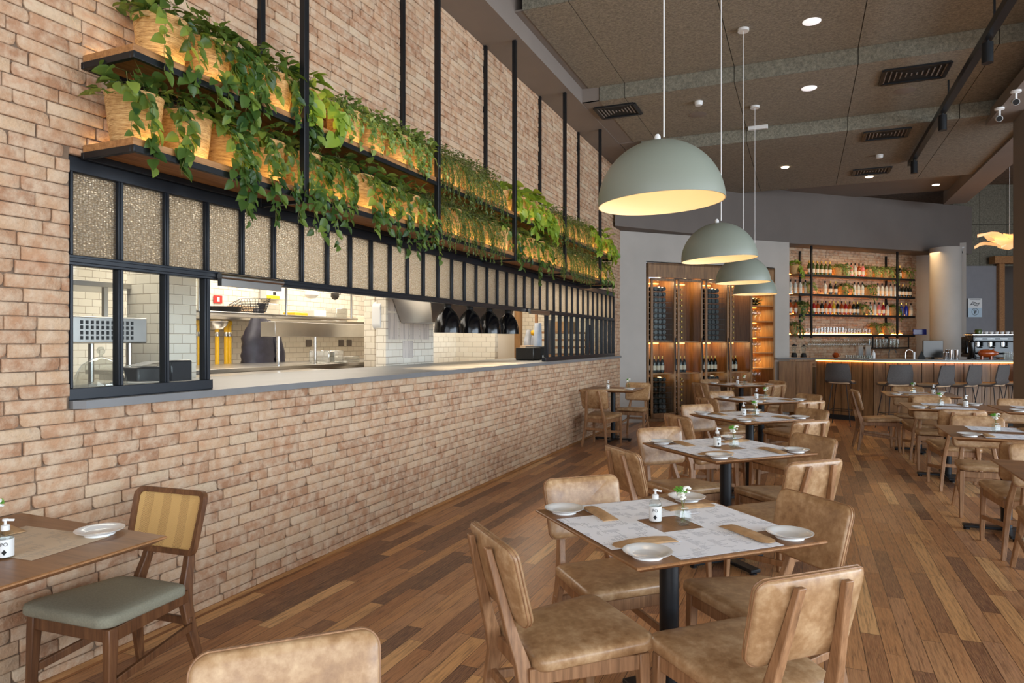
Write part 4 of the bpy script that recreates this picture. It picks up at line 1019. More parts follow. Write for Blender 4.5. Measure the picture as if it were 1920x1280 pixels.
cb('body',MT['cabwood'],(0,.03,-.02,DEP,0,H),(L_-.04,L_,-.02,DEP,0,H),(0,L_,-.02,DEP,H-.04,H),(0,L_,-.02,.01,2.58,H),(0,L_,-.01,DEP,0,.10),(.03,L_-.04,DEP-.03,DEP,.1,2.6),*[(e-.015,e+.015,.03,DEP,.1,2.6) for e in E[1:-1]])
bott=MB().lathe([(.001,0),(.036,0),(.0375,.01),(.0375,.18),(.03,.21),(.0145,.235),(.0135,.285),(.015,.29),(.015,.3),(.001,.3)],(0,0,0),14,False,False)
def mkbottle(cname,lab=True,foil='gold',sc=1,tall=1):
    t=thing('wine_bottle','x','bottle')
    m=MB().lathe([(.001,0),(.036*sc,0),(.0375*sc,.01),(.0375*sc,.18*tall),(.03*sc,.21*tall),(.0145,.235*tall),(.0135,.265*tall)],(0,0,0),12,False,True); m.build('glass_body',MT[cname],t)
    m=MB().lathe([(.0148,.25*tall),(.0155,.3*tall),(.001,.3*tall)],(0,0,0),10,False,False); m.build('capsule',MT[foil],t)
    if lab: m=MB().lathe([(.038*sc,.05),(.038*sc,.13*tall)],(0,0,0),12,False,False); m.build('label',MT['label'],t)
    return Maker(t)
mkw=mkbottle('bt_dark'); mkwl=mkbottle('bt_dark',False,'gold')
def cw(x,y,z): 
    dx,dy=R2(x,y,CA); return (c0[0]+dx,c0[1]+dy,z)
for i in range(4):
    a,b=D0[i],D1[i]; fr_=.045
    dn='%s glass cabinet door from the left'%ORD[i]
    ztop=2.56; zb=.06
    m=MB(); m.bx(a,a+fr_,-.045,-.02,zb,ztop); m.bx(b-fr_,b,-.045,-.02,zb,ztop); m.bx(a,b,-.045,-.02,ztop-fr_,ztop); m.bx(a,b,-.045,-.02,zb,zb+.09)
    dr=m.build('door',MT['cabwood'],cab,bevel=.003)
    m=MB(); m.bx(a+fr_,b-fr_,-.035,-.030,zb+.09,ztop-fr_); m.build('glass_pane',MT['glassc'],dr,flat=True)
    m=MB(); m.bx(b-.03,b-.018,-.07,-.06,.9,1.5); m.build('handle',MT['black'],dr)
    ia,ib=a+.02,b-.02
    cb('shelf',MT['shelfwood'],(ia,ib,.03,DEP-.04,.84,.865)); cb('shelf',MT['shelfwood'],(ia,ib,.03,DEP-.04,1.41,1.435))
    cb('led_strip',MT['ledbar'],(ia+.02,ib-.02,DEP-.05,DEP-.035,1.39,1.405),lab='warm led strip',bv=0)
    cb('led_strip',MT['ledbar'],(ia+.02,ib-.02,DEP-.05,DEP-.035,2.50,2.515),lab='warm led strip',bv=0)
    full=i in(0,2)
    nx=4 if full else 2; 
    xs=[a+fr_+.035+k*(.088 if full else .085) for k in range(nx)]
    # racks of lying bottles: neck towards the room
    zs=[1.50+k*.098 for k in range(10)]+[.16+k*.098 for k in range(7)]
    for z in zs:
        cb('rack_bar',MT['darksteel'],(ia,(xs[-1]+.045) if not full else ib,.06,.07,z-.048,z-.042),(ia,(xs[-1]+.045) if not full else ib,.27,.28,z-.048,z-.042),bv=0)
        for x in xs:
            if x>b-fr_*.6: continue
            p=cw(x,.36,z); o=mkwl(p,0,'dark wine bottle lying in the racks behind the %s'%dn,'bottles lying in the wine cabinet'); o.rotation_euler=(pi/2+ (0 if not full else pi),0,CA)
            if full: 
                p=cw(x,.05,z); o.location=p
    for k in range(4 if full else 3):
        x=a+fr_+.045+k*.085
        if x>b-fr_*.6: continue
        for row in (0,):
            p=cw(x,.12,.8655); mkw(p,CA,'upright labelled wine bottle behind the %s'%dn,'upright bottles in the wine cabinet')
# open lit glass shelf
a=E[4]+.015; b=L_-.04
for z in (.35,.62,.9,1.2,1.5,1.8,2.1,2.38): cb('shelf',MT['shelfwood'],(a,b,-.0,DEP-.04,z,z+.02))
for z in (.62,.9,1.2,1.5,1.8,2.1,2.38): cb('led_strip',MT['ledbar'],(a+.01,b-.01,DEP-.06,DEP-.045,z-.008,z-.001),lab='warm led strip',bv=0)
def wineglass():
    t=thing('wine_glass','x','glass')
    m=MB().lathe([(.032,0),(.03,.003),(.005,.006),(.003,.02),(.003,.085),(.012,.095),(.032,.115),(.038,.145),(.035,.18),(.03,.205)],(0,0,0),14,True,False); m.build('bowl_and_stem',MT['glasst'],t)
    return Maker(t)
mkg=wineglass()
for z,zn in ((.64,'lowest'),(.92,'second'),(1.22,'third'),(1.52,'fourth'),(1.82,'fifth')):
    for k in range(3):
        for rr in range(2): mkg(cw(a+.055+k*.085,.08+rr*.12,z+.001),0,'clear stemmed glass on the %s level of the lit open shelf'%zn,'glasses in the lit open shelf')
for k in range(3):
    for j in range(2):
        p=cw(a+.05+k*.082+(.04 if j else 0),.32,2.162+j*.07); o=mkwl(p,0,'dark wine bottle lying on the top level of the lit open shelf','bottles in the open shelf'); o.rotation_euler=(pi/2,0,CA)
# ================================================================== BAR BACK SHELVES
def bs(s,off,z=0): # s along wall from left, off in front
    return (bL[0]+s*S2+off*S2, bL[1]+s*S2-off*S2, z)
bar_sh=thing('bar_shelf','four tier bottle shelving on black posts before the brick bar wall','shelf',bs(0,0),CA)
def bb(nm,mt,*b,lab=None): 
    m=MB()
    for x in b: m.bx(*x)
    return m.build(nm,mt,bar_sh,label=lab,bevel=.002)
def bsl(px,off=.30): # coordinate along wall at column px on the plane off in front
    u=(px-CX)/FP; KK=KB-off*2*S2; dx=-ST+CT*u; dy=CT+ST*u; D=KK/(dy-dx); X=D*dx; return (X-off*S2-bL[0])/S2
SL=bsl(1714,.3)
SZ=[2.80,2.405,1.99,1.575]
for z in SZ:
    bb('shelf_board',MT['cabwood'],(0.02,SL,-.31,-.02,z-.035,z)); bb('led_strip',MT['ledshelf'],(.04,SL-.02,-.025,-.015,z+.001,z+.012),lab='amber led strip')
    bb('shelf_frame',MT['black'],(.02,SL,-.325,-.31,z-.05,z-.005))
for px in (1520,1681):
    s=bsl(px,.31); bb('post',MT['black'],(s-.018,s+.018,-.345,-.31,1.5,3.37))
    s2=bsl(px-22,.0); bb('post',MT['black'],(s2-.02,s2+.02,-.045,-.012,1.5,3.3))
    bb('post',MT['black'],(s-.018,s+.018,-.345,-.31,1.5,1.52))
# small hanging glass box under the shelf
sa,sb_=bsl(1636,.3),bsl(1704,.3)
bb('glass_rack',MT['black'],(sa,sb_,-.31,-.02,1.27,1.30),(sa,sa+.02,-.31,-.29,1.27,1.54),(sb_-.02,sb_,-.31,-.29,1.27,1.54),((sa+sb_)/2-.1,(sa+sb_)/2-.08,-.31,-.29,1.27,1.54))
BM={}
for c in ('bt_dark','bt_green','bt_clear','bt_amber','bt_red','bt_blue','bt_pink','bt_yellow'):
    BM[c]=mkbottle(c,c not in('bt_blue',),'rubber' if c in('bt_clear','bt_amber','bt_pink') else 'gold')
CNM={'bt_dark':'dark','bt_green':'green','bt_clear':'clear','bt_amber':'amber','bt_red':'red','bt_blue':'blue','bt_pink':'pink','bt_yellow':'yellow'}
rows=[ # px ranges and colours
 (0,[(1517,1556,6,['bt_green']),(1589,1618,5,['bt_clear','bt_pink','bt_clear','bt_amber','bt_pink']),(1687,1692,1,['bt_dark'])]),
 (1,[(1482,1510,4,['bt_clear']),(1547,1567,3,['bt_clear','bt_dark','bt_dark']),(1602,1617,3,['bt_clear']),(1646,1678,5,['bt_clear']),(1686,1706,4,['bt_dark'])]),
 (2,[(1482,1492,2,['bt_amber']),(1526,1608,12,['bt_red','bt_amber','bt_dark','bt_amber','bt_red','bt_yellow','bt_dark','bt_amber','bt_red','bt_amber','bt_dark','bt_dark']),(1632,1664,5,['bt_clear','bt_clear','bt_pink','bt_red','bt_clear']),(1690,1708,3,['bt_blue','bt_blue','bt_clear'])])]
LVN=['top','second','third','lowest']
for lv,grps in rows:
    k=0
    for (x0_,x1_,n,cs) in grps:
        for i in range(n):
            px=x0_+(x1_-x0_)*(i/(max(n-1,1))); s=bsl(px,.17); c=cs[i%len(cs)]
            BM[c](bs(s,.17,SZ[lv]+.0005),CA,'%s liquor bottle on the %s bar shelf, %s from the left'%(CNM[c],LVN[lv],ORD[k] if k<29 else 'last'),'bottles on the bar shelves',(1,1,.95 if lv else .98)); k+=1
plants=[(0,1490,'b'),(0,1572,'c'),(0,1583,'c'),(0,1630,'c'),(0,1645,'c'),(0,1660,'c'),(0,1672,'e'),(0,1700,'e'),(1,1515,'c'),(1,1583,'a'),(1,1628,'a'),(2,1500,'a'),(2,1508,'a'),(2,1617,'a'),(2,1675,'a'),(3,1490,'e'),(3,1642,'c'),(3,1664,'c')]
cnt=[0]*4
for i,(lv,px,k) in enumerate(plants):
    s=bsl(px,.17); t=plantpot(bs(s,.16,SZ[lv]+.0005),k,500+i,'%s in a pot on %s bar shelf, %s from left'%(KNAME[k],LVN[lv],ORD[cnt[lv]]),'plants on the bar shelves',.85,.6); t.rotation_euler=(0,0,-CA); cnt[lv]+=1
# tumblers on the lowest shelf, hanging stems, rack glasses
tm=MB().lathe([(.001,.0),(.03,0),(.036,.13),(.034,.13),(.029,.012),(.001,.012)],(0,0,0),12,False,False)
mkt=Maker(tag(tm.build('tumbler',MT['glasst']),'x','glass'))
for i in range(22):
    px=1513+i*5.6; 
    for off in (.2,): mkt(bs(bsl(px,off),off,SZ[3]+.0005),0,'clear tumbler in the long row on the lowest bar shelf','tumblers on the lowest bar shelf',(1,1,1.15 if 4<i<13 else .95))
for i in range(9): mkt(bs(sa+.09+i*.105,.16,1.3005),0,'clear tumbler in the small hanging rack under the bar shelf','tumblers in the hanging rack',(1,1,1.3))
for i in range(26):
    px=1518+i*4.6; o=mkg(bs(bsl(px,.12 if i%2 else .24),.12 if i%2 else .24,SZ[3]-.051),0,'stemmed glass hanging upside down under the lowest bar shelf','hanging stemmed glasses'); o.rotation_euler=(pi,0,0)
# blue power box
w=WD(1724,14.95,1.575); simple('power_box',MT['bt_blue'],'blue socket box on the wall at the right end of the bar shelves','socket box',lambda m:m.bx(w[0]-.13,w[0]+.13,w[1]-.05,w[1]+.05,w[2],w[2]+.12),.01)
# ================================================================== BAR
BF=[(-.45,13.95),(.22,13.93),(.62,13.72),(1.14,13.5),(1.7,13.42),(2.25,13.45),(2.8,13.6),(3.35,13.8),(3.9,14.1),(4.6,14.6)]
def off(P,d):
    o=[]
    for i,p in enumerate(P):
        a=Vector(P[max(i-1,0)]); b=Vector(P[min(i+1,len(P)-1)]); t=(b-a).normalized(); n=Vector((-t.y,t.x)); o.append((p[0]+n.x*d,p[1]+n.y*d))
    return o
bar=thing('bar_counter','long curved wooden bar counter with grey top and amber light under the edge','bar',(1.5,13.5,0))
iv=(-1.5,-13.5)
def loc2(P): return [(x+iv[0],y+iv[1]) for x,y in P]
fr2=off(BF,.06); bk2=off(BF,.14)
def strip(P,Q,z0,z1):
    m=MB(); P=loc2(P);Q=loc2(Q); n=len(P)
    rs=[[(P[i][0],P[i][1],z0),(Q[i][0],Q[i][1],z0),(Q[i][0],Q[i][1],z1),(P[i][0],P[i][1],z1)] for i in range(n)]
    return m.rings(rs)
BK=off(BF,.62); BK[0]=(BF[0][0]+.05,BF[0][1]+.12); BK[1]=(.05,14.28)
strip(BF,BK,1.085,1.12).build('bar_top',MT['counter'],bar)
m=MB(); Pf=loc2(fr2); Pb=loc2(bk2)
for i in range(1,len(Pf)-1):
    a=Vector(Pf[i]);b=Vector(Pf[i+1]);c=Vector(Pb[i]);d=Vector(Pb[i+1]); nb=max(2,int((b-a).length/.14))
    for k in range(nb):
        u,v=(k+.03)/nb,(k+.97)/nb; j=((k*7+i*3)%5)*.002; q=[a.lerp(b,u),a.lerp(b,v),c.lerp(d,v),c.lerp(d,u)]
        m.rings([[(p.x,p.y-j,z) for p in q] for z in (.09,1.06)])
m.build('front_panel',MT['barwood'],bar,flat=True)
strip(fr2[1:],off(BF,.13)[1:],0,.09).build('plinth',MT['rubber'],bar)
strip(off(BF,.035)[1:],off(BF,.055)[1:],1.066,1.084).build('led_strip',MT['ledbar'],bar,label='amber led strip')
m=MB(); 
for (x0_,x1_) in ((-.42,-.12),(-.115,.17)):
    m.bx(x0_-1.5,x1_-1.5,.52,.55,.08,1.05)
m.build('hatch_door',MT['cabwood'],bar,bevel=.004)
def onbar(px,dep,zoff=0):    # point on the bar top, dep behind the front edge
    P=off(BF,dep); u=(px-CX)/FP; dx=-ST+CT*u; dy=CT+ST*u
    for a,b in zip(P,P[1:]):
        # solve a+t(b-a)=D(dx,dy)
        ex,ey=b[0]-a[0],b[1]-a[1]; det=ex*(-dy)+dx*ey
        if abs(det)<1e-9: continue
        t=(-a[0]*(-dy)-dx*a[1])/det  # Cramer
        if -.001<=t<=1.001: return (a[0]+ex*t,a[1]+ey*t,1.1205+zoff)
    return (P[-1][0],P[-1][1],1.1205)
tumb=tm
for i in range(12): mkt(onbar(1588+i*4.2,.2),0,'short clear glass in the row along the front of the bar top','glasses on the bar top',(.8,.8,.45))
cupm=Maker(tag(MB().lathe([(.001,0),(.028,0),(.042,.17),(.040,.17),(.026,.006),(.001,.006)],(0,0,0),16,False,False).build('shaker_cup',MT['chrome']),'x','cup'))
for i,px in enumerate((1772,1777,1782,1787,1793)): cupm(onbar(px,.2+.04*(i%2)),0,'polished steel shaker cup standing on the bar top before the round column','steel shaker cups',(1,1,1.0 if i else .7))
for i in range(6): mkt(onbar(1884+i*3.4,.25),0,'tall clear glass on the bar top at the right end beside the column','tall glasses on the bar top',(.8,.8,1.05))
for i,px in enumerate((1608,1622)):
    w=onbar(px,.95); m=MB()
    Mx=Matrix.Rotation(pi/2,4,'Y')
    for k in range(7): m.lathe([(.001,0),(.10,.004),(.13,.014),(.128,.016),(.001,.008)],(k*.012,0,.13),24,False,False,Mx)
    o=m.build('plate_stack',MT['white']); tag(o,'stack of white plates standing on edge behind the bar, %s of two'%('left' if i==0 else 'right'),'plates','stacked plates'); o.location=(w[0],w[1],1.10)
def monitor(px,dep,w_,h_,lab,mt='darksteel'):
    w=onbar(px,dep); t=thing('monitor',lab,'screen',w,radians(10)); MB().bx(-w_/2,w_/2,-.02,.02,.03,h_).build('panel',MT[mt],t,bevel=.006); MB().bx(-.06,.06,-.06,.06,0,.01).build('base',MT['rubber'],t); MB().bx(-.02,.02,-.01,.01,.0,.05).build('neck',MT['rubber'],t)
monitor(1749,.5,.32,.33,'grey screen seen from behind on the bar top')
# back counter under the shelves
bc=MB(); bc.prism([bs(.05,.7)[:2],bs(3.6,.7)[:2],bs(3.6,.03)[:2],bs(.05,.03)[:2]],0,.93); tag(bc.build('back_counter',MT['steel']),'stainless back counter under the bar shelves','counter')
def blender(px,lab,sc=1):
    w=onbar(px,.5); t=thing('blender',lab,'blender',w); t.scale=(sc,sc,sc)
    MB().lathe([(.07,0),(.075,.02),(.06,.10),(.045,.12)],(0,0,0),20).build('motor_base',MT['rubber'],t); MB().lathe([(.04,.12),(.065,.30),(.062,.30),(.038,.13)],(0,0,0),18,True,False).build('jug',MT['glasst'],t); MB().lathe([(.067,.30),(.067,.32),(.03,.33),(.03,.35)],(0,0,0),18).build('lid',MT['rubber'],t)
blender(1489,'black blender on the bar top beside the wine cabinet wall',.75); blender(1507,'coffee grinder with clear hopper next to the black blender',.7)
w=onbar(1567,.45); t=thing('serving_jug','brown ceramic jug lying on the bar top','jug',w,.3); MB().lathe([(.03,0),(.055,.03),(.06,.06),(.04,.09),(.03,.1)],(0,0,0),18).build('body',MT['bt_amber'],t); MB().tube([(.04,0,.08),(.085,0,.07),(.08,0,.03),(.05,0,.025)],.008,8).build('handle',MT['bt_amber'],t)
for i,(px,dep) in enumerate(((1667,.8),(1698,.45))):
    w=onbar(px,dep); o=MB().tube([(0,0,0),(0,0,.12),(.02,0,.155),(.06,0,.165),(.10,0,.15),(.12,0,.10)],.010,10); tag(o.build('bar_tap',MT['darksteel' if i==0 else 'chrome']),('dark' if i==0 else 'chrome')+' curved tap on the bar top','tap').location=w
w=onbar(1638,.5); o=MB().lathe([(.03,0),(.032,.09),(.01,.13),(.01,.15)],(0,0,0),16); tag(o.build('squeeze_bottle',MT['whiteplastic']),'white squeeze bottle on the bar top right of the standing plates','bottle').location=w
w=onbar(1714,.3); o=MB().cyl((0,0,0),(0,0,.13),.018,14); tag(o.build('straw_holder',MT['whiteplastic']),'slim white holder on the bar top left of the grey screen','holder').location=w
w=onbar(1728,.4); t=thing('menu_stand','small black folded stand on the bar top','stand',w); MB().add([(-.06,-.03,0),(.06,-.03,0),(0,0,.15),(-.06,.05,0),(.06,.05,0)],[(0,1,2),(1,4,2),(4,3,2),(3,0,2),(0,3,4,1)]).build('folded_board',MT['rubber'],t)
# espresso machine
w=onbar(1862,.75); w=(w[0],w[1],w[2]); 
em=thing('espresso_machine','long black and chrome espresso machine on the bar at the right','coffee machine',w,radians(12))
MB().bx(-.42,.45,-.2,.25,.03,.09).build('drip_tray',MT['darksteel'],em,bevel=.008); MB().bx(-.42,.45,.05,.25,.09,.40).build('body',MT['blackgloss'],em,bevel=.02); MB().bx(-.42,.45,-.2,.1,.30,.42).build('head',MT['blackgloss'],em,bevel=.02); MB().bx(-.40,.43,-.18,.22,.425,.435).build('cup_rail',MT['chrome'],em)
for k in range(4): MB().cyl((-.3+k*.2,-.12,.22),(-.3+k*.2,-.12,.30),.035,16).build('group_head',MT['chrome'],em); 
for k in range(4): MB().cyl((-.3+k*.2,-.13,.215),(-.3+k*.2,-.28,.205),.012,10).build('portafilter',MT['rubber'],em)
for k in range(4): MB().bx(-.38+k*.2,-.26+k*.2,-.204,-.201,.35,.365).build('button_row',MT['white'],em)
for x in (-.38,.4): MB().cyl((x,0,0),(x,0,.03),.02,10).build('foot',MT['rubber'],em)
cm=Maker(tag(MB().lathe([(.001,0),(.02,0),(.034,.05),(.032,.05),(.019,.005),(.001,.005)],(0,0,0),12,False,False).build('coffee_cup',MT['white']),'x','cup'))
for k in range(9):
    dx,dy=R2(-.28+k*.085,0,radians(12)); cm((w[0]+dx,w[1]+dy,w[2]+.4355),0,'white coffee cup lined up on top of the espresso machine','cups on the espresso machine')
w=onbar(1822,.5); t=thing('coffee_grinder','coffee grinder with clear hopper left of the espresso machine','grinder',w); MB().lathe([(.07,0),(.07,.05),(.05,.08),(.055,.3),(.03,.33)],(0,0,0),20).build('body',MT['blackgloss'],t); MB().lathe([(.03,.33),(.08,.40),(.085,.44),(.083,.44)],(0,0,0),20,False,False).build('hopper',MT['glasst'],t); MB().bx(-.08,.08,-.08,.08,.44,.45).build('lid',MT['rubber'],t,bevel=.01)
w=onbar(1834,.78); o=MB().lathe([(.05,0),(.06,.06),(.05,.09)],(0,0,0),16); tag(o.build('green_cup_pile',MT['bt_green']),'green bowl on the left end of the espresso machine','bowl').location=(w[0]-.0,w[1]-.0,w[2]+.4355)
# copper pig figure
w=onbar(1850,.22); t=thing('animal_figure','brown pig shaped figure standing on the bar top before the espresso machine','figure',w)
m=MB(); m.lathe([(.001,-.13),(.05,-.11),(.068,-.05),(.07,.03),(.06,.09),(.04,.12),(.028,.15),(.026,.165),(.001,.166)],(0,0,.11),18,False,False,Matrix.Rotation(pi/2,4,'Y')); 
for x in (-.07,.06):
    for y in (-.03,.03): m.cyl((x,y,.06),(x,y,0),.017,8,.02)
for y in (-.03,.03): m.add([(.08,y-.015,.16),(.08,y+.015,.16),(.11,y,.20),(.09,y,.15)],[(0,1,2),(1,3,2),(3,0,2),(0,3,1)])
m.build('body',MT['bt_amber'],t,ang=70)
# sign on the wall
sg=WD(1827,15.17,1.45); d=(Vector(s1)-Vector(s0)).normalized(); sa_=math.atan2(d.y,d.x)
t=thing('wall_sign','small white and pale blue sign on the grey wall beside the column','sign',(sg[0],sg[1],2.18),sa_)
MB().bx(-.155,.155,-.02,-.012,.0,.21).build('upper_half',MT['white'],t); MB().bx(-.155,.155,-.02,-.012,-.21,.0).build('lower_half',flat('pale blue sign face',(188,208,222),.4),t)
def ln(m,pts,w_=.006):
    for a,b in zip(pts,pts[1:]): m.bar((a[0],-.022,a[1]),(b[0],-.022,b[1]),.003,w_)
m=MB(); ln(m,[(-.10,.06),(-.06,.13),(.01,.12),(.04,.085),(.10,.115),(.06,.045),(-.01,.05),(-.04,.09),(-.10,.06)],.01); ln(m,[(-.04,.09),(.04,.085)],.008); ln(m,[(-.12,.18),(.12,.18)],.006); m.build('folded_shape',MT['rubber'],t)
m=MB(); ln(m,[(.075*cos(a),-.09+.075*sin(a)) for a in [k*2*pi/24 for k in range(25)]],.008); ln(m,[(-.03,-.05),(-.01,-.1),(-.015,-.13)],.012); ln(m,[(-.005,-.04),(.005,-.1)],.012); ln(m,[(.03,-.06),(.02,-.11),(-.01,-.125)],.012); m.build('hand_in_circle',MT['rubber'],t)
# shelving seen through the passage
a=WD(1880,18.3,0); t=thing('display_shelf','honey wooden display shelf in the room beyond the passage','shelf',(a[0],a[1],0),radians(40))
for z in (.9,1.3,1.7,2.1): MB().bx(-.3,1.6,-.3,0,z,z+.04).build('shelf_board',MT['shelfwood'],t)
for x in (-.3,.65,1.6): MB().bx(x-.02,x+.02,-.3,0,0,2.4).build('upright',MT['shelfwood'],t)
MB().bx(-.3,1.6,-.32,0,2.15,2.5).build('header',MT['shelfwood'],t)
for k in range(3): simple('storage_box',MT['beigefab'],'beige box on the display shelf beyond the passage','box',lambda m:m.bx(a[0]+k*.3,a[0]+.2+k*.3,a[1]-.2+k*.25,a[1]-.05+k*.25,1.741,1.85),.004,'boxes on the display shelf')
# paper pendant lamp at right
w=WD(1893,11.5,3.15); t=thing('paper_lamp','warm white folded paper petal lamp hanging beside the column','lamp',w); r=random.Random(5); PM=flat('warm lit paper',(245,215,180),.7,em=(255,190,120),es=.8)
for k in range(9):
    a=k*2*pi/9; L1=r.uniform(.34,.5); m=MB(); n=6; rs=[]
    for i in range(n+1):
        u=i/n; wv=.16*sin(pi*min(u*.8+.2,1))+.005; z=-.02+.10*u*(1 if k%2 else -1)+.05*sin(u*5+k); c=Vector((cos(a),sin(a),0))*(.04+L1*u); s_=Vector((-sin(a),cos(a),0))
        rs.append([tuple(c+s_*wv+Vector((0,0,z+.04))),tuple(c+Vector((0,0,z))),tuple(c-s_*wv+Vector((0,0,z+.05))),tuple(c+Vector((0,0,z-.003)))])
    m.rings(rs); m.build('petal',PM,t)
for dx in (-.0,.25): MB().cyl((dx,0,0),(dx,0,2.4),.004,6).build('cord',MT['whiteplastic'],t)
# ================================================================== CEILING FIXTURES
def ceilpt(px,py,z): return WZ(px,py,z)
t=thing('ceiling_track','long black ceiling light track with three cylinder spots','light track',(1.52,0,0))
MB().bx(-.035,.035,2.2,12.0,4.13,4.20).build('track',MT['black'],t)
for y in (3,5): MB().bx(-.008,.008,y-.008,y+.008,4.2,4.76).build('rod',MT['black'],t)
MB().bx(-.008,.008,7,7.016,4.2,4.58).build('rod',MT['black'],t); MB().bx(-.008,.008,9,9.016,4.2,4.40).build('rod',MT['black'],t)
for y in (7.25,9.37,11.6):
    s=MB().lathe([(.012,4.13),(.012,4.11),(.045,4.11),(.045,3.93),(.04,3.93)],(0,y,0),24); o=s.build('spot_cylinder',MT['black'],t); MB().lathe([(.037,3.934),(.001,3.934)],(0,y,0),20,False,False).build('lens',MT['spot'],o)
def vent(px,py,z,w_,h_,lab):
    p=ceilpt(px,py,z); t=thing('ceiling_vent',lab,'vent',(p[0],p[1],z),0,'black ceiling vents'); MB().bx(-w_/2,w_/2,-h_/2,h_/2,-.004,-.001).build('backing',MT['rubber'],t)
    m=MB(); 
    for a in (-1,1): m.bx(a*w_/2-.02,a*w_/2+.02,-h_/2,h_/2,-.02,-.001); m.bx(-w_/2,w_/2,a*h_/2-.02,a*h_/2+.02,-.02,-.001)
    m.build('frame',MT['black'],t)
    m=MB(); n=12
    for k in range(n):
        x=-w_/2+w_*(k+.5)/n; hh=abs(x)/(w_/2)*h_/2*.85+.01; m.bx(x-.006,x+.006,-hh,hh,-.014,-.005)
    m.build('slat',MT['soffit'],t)
vent(1159,207,Z2_,.50,.42,'black square vent in the ceiling above the brick wall end'); vent(1714,137,Z2_,.62,.45,'largest black vent, beside the light track'); vent(1661,251,Z3_,.52,.42,'black vent left of the far end of the track'); vent(1634,320,Z3_,.52,.40,'farthest black vent near the beam')
def disc(nm,px,py,z,r,mt,lab,cat,th=.012,grp=None):
    p=ceilpt(px,py,z); m=MB().lathe([(r,z-.001),(r,z-th*.5),(r*.85,z-th)],(p[0],p[1],0),28); return tag(m.build(nm,MT[mt]),lab,cat,grp)
disc('ceiling_speaker',1522,40,Z1_,.085,'disc','bright round white disc in the nearer ceiling board','ceiling light',grp='white ceiling discs'); disc('ceiling_speaker',1517,165,Z2_,.085,'disc','bright round white disc in the ceiling beyond the first step','ceiling light',grp='white ceiling discs')
for px,py,lb in ((1472,313,'leftmost'),(1630,331,'middle'),(1755,346,'rightmost')): disc('downlight',px,py,Z3_,.06,'spot','small lit recessed downlight near the far beam, %s of three'%lb,'ceiling light',grp='recessed downlights')
for px,py,z,lb in ((1310,190,Z2_,'nearer'),(1649,290,Z3_,'farther')): disc('smoke_detector',px,py,z,.05,'whiteplastic','round white smoke detector, the %s one'%lb,'smoke detector',.05,'smoke detectors')
for px,py,lb in ((1308,215,'left'),(1696,170,'right')): disc('ceiling_grille',px,py,Z2_,.115,'soffit','flat round ceiling speaker grille, the %s one'%lb,'speaker',.004,'ceiling grilles')
p=ceilpt(1421,236,Z2_); simple('emergency_light',MT['whiteplastic'],'small white emergency light fitting on the ceiling','emergency light',lambda m:m.bx(p[0]-.13,p[0]+.13,p[1]-.03,p[1]+.03,Z2_-.05,Z2_+.002),.006)
def cam(px,D_,z,lab,up):
    w=WD(px,D_,z); t=thing('security_camera',lab,'camera',w); MB().lathe([(.05,up-.001),(.05,up-.02),(.012,up-.03),(.012,.03)],(0,0,0),18).build('mount',MT['whiteplastic'],t); MB().cyl((0,.06,.03),(-.02,-.09,-.02),.035,16).build('body',MT['whiteplastic'],t); MB().cyl((-.02,-.09,-.02),(-.023,-.105,-.025),.03,16).build('lens',MT['rubber'],t)
w=ceilpt(1478,343,4.40); cam(1478,(4.40-EYE)*FP/(CY-337),4.27,'small security camera on the ceiling above the grey beam',.13)
cam(1874,6.5+1.4,4.03,'white security camera on the dropped ceiling block, farther one',.13); cam(1905,7.35,4.03,'security camera on the dropped ceiling block, nearer one',.13); cam(1803,14.6,3.36,'white security camera at the right end of the grey beam',.1)
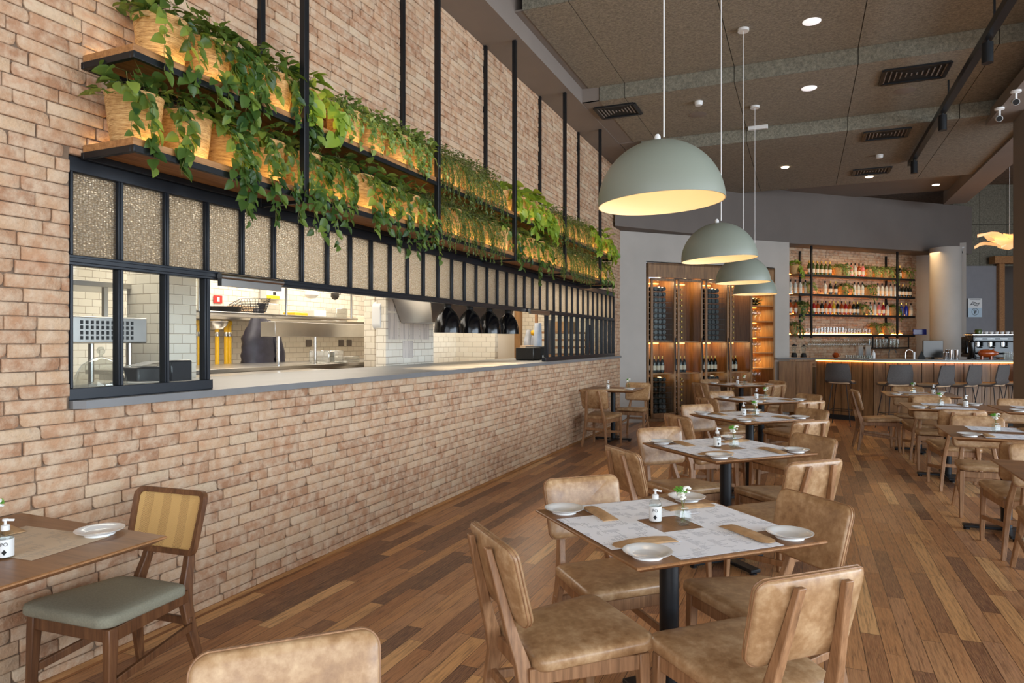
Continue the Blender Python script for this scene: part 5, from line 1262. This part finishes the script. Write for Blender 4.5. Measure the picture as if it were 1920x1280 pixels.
# ================================================================== LIGHTS, WORLD, CAMERA
def area(nm,loc,rot,sx,sy,en,col,spread=180):
    ld=bpy.data.lights.new(nm,'AREA'); ld.shape='RECTANGLE'; ld.size=sx; ld.size_y=sy; ld.energy=en; ld.color=col; ld.spread=radians(spread)
    o=bpy.data.objects.new(nm,ld); COL.objects.link(o); o.location=loc; o.rotation_euler=rot; return o
area('daylight_right',(8.7,2.8,2.1),(0,radians(66),0),3.4,13.6,1450,(.76,.88,1.0))
area('daylight_behind',(3.0,-3.8,2.2),(radians(90),0,0),11,3.8,380,(.92,.96,1))
area('kitchen_light',(-4.6,4.0,2.74),(0,0,0),1.2,3.2,72,(1,.92,.80))
area('kitchen_light',(-5.7,7.2,2.74),(0,0,0),1.2,4.5,105,(1,.92,.80))
area('kitchen_light',(-4.0,9.3,2.74),(0,0,0),.8,3.5,75,(1,.88,.7))
for y in (2.6,4.4):
    pass
w=bs(1.9,.9,3.3); area('bar_niche_light',w,(0,0,radians(45)),3.2,.3,30,(1,.68,.36))
w=cw(1.45,.25,2.54)
def pt(nm,loc,en,col,s=.03):
    ld=bpy.data.lights.new(nm,'POINT'); ld.energy=en; ld.color=col; ld.shadow_soft_size=s; o=bpy.data.objects.new(nm,ld); COL.objects.link(o); o.location=loc
for i in range(4):
    xm=(D0[i]+D1[i])/2+.06
    pt('cabinet_light',cw(xm,.22,2.50),5.5,(1,.62,.30)); pt('cabinet_light',cw(xm,.3,1.37),2.6,(1,.62,.30)); pt('cabinet_light',cw(xm,.2,.80),1.2,(1,.75,.45))
for z in (2.33,2.05,1.75,1.45,1.15): area('glass_shelf_light',cw((E[4]+L_)/2,.3,z),(0,0,CA),.2,.1,3.5,(1,.7,.3))
wd=bpy.data.worlds.new('daylight'); SC.world=wd; wd.use_nodes=True; nt=wd.node_tree; bg=nt.nodes['Background']
bg.inputs[0].default_value=(.80,.88,1,1); bg.inputs[1].default_value=.9
cd=bpy.data.cameras.new('camera'); cam_o=bpy.data.objects.new('camera',cd); COL.objects.link(cam_o); SC.camera=cam_o
cd.sensor_width=36; cd.lens=FP/1920*36; cd.shift_y=-2/1920.; cam_o.location=(0,0,EYE); cam_o.rotation_euler=(pi/2,0,TH); cd.clip_start=.05
SC.view_settings.view_transform='Standard'; SC.view_settings.look='None'; SC.view_settings.gamma=1; SC.view_settings.use_curve_mapping=False; SC.view_settings.exposure=0.0
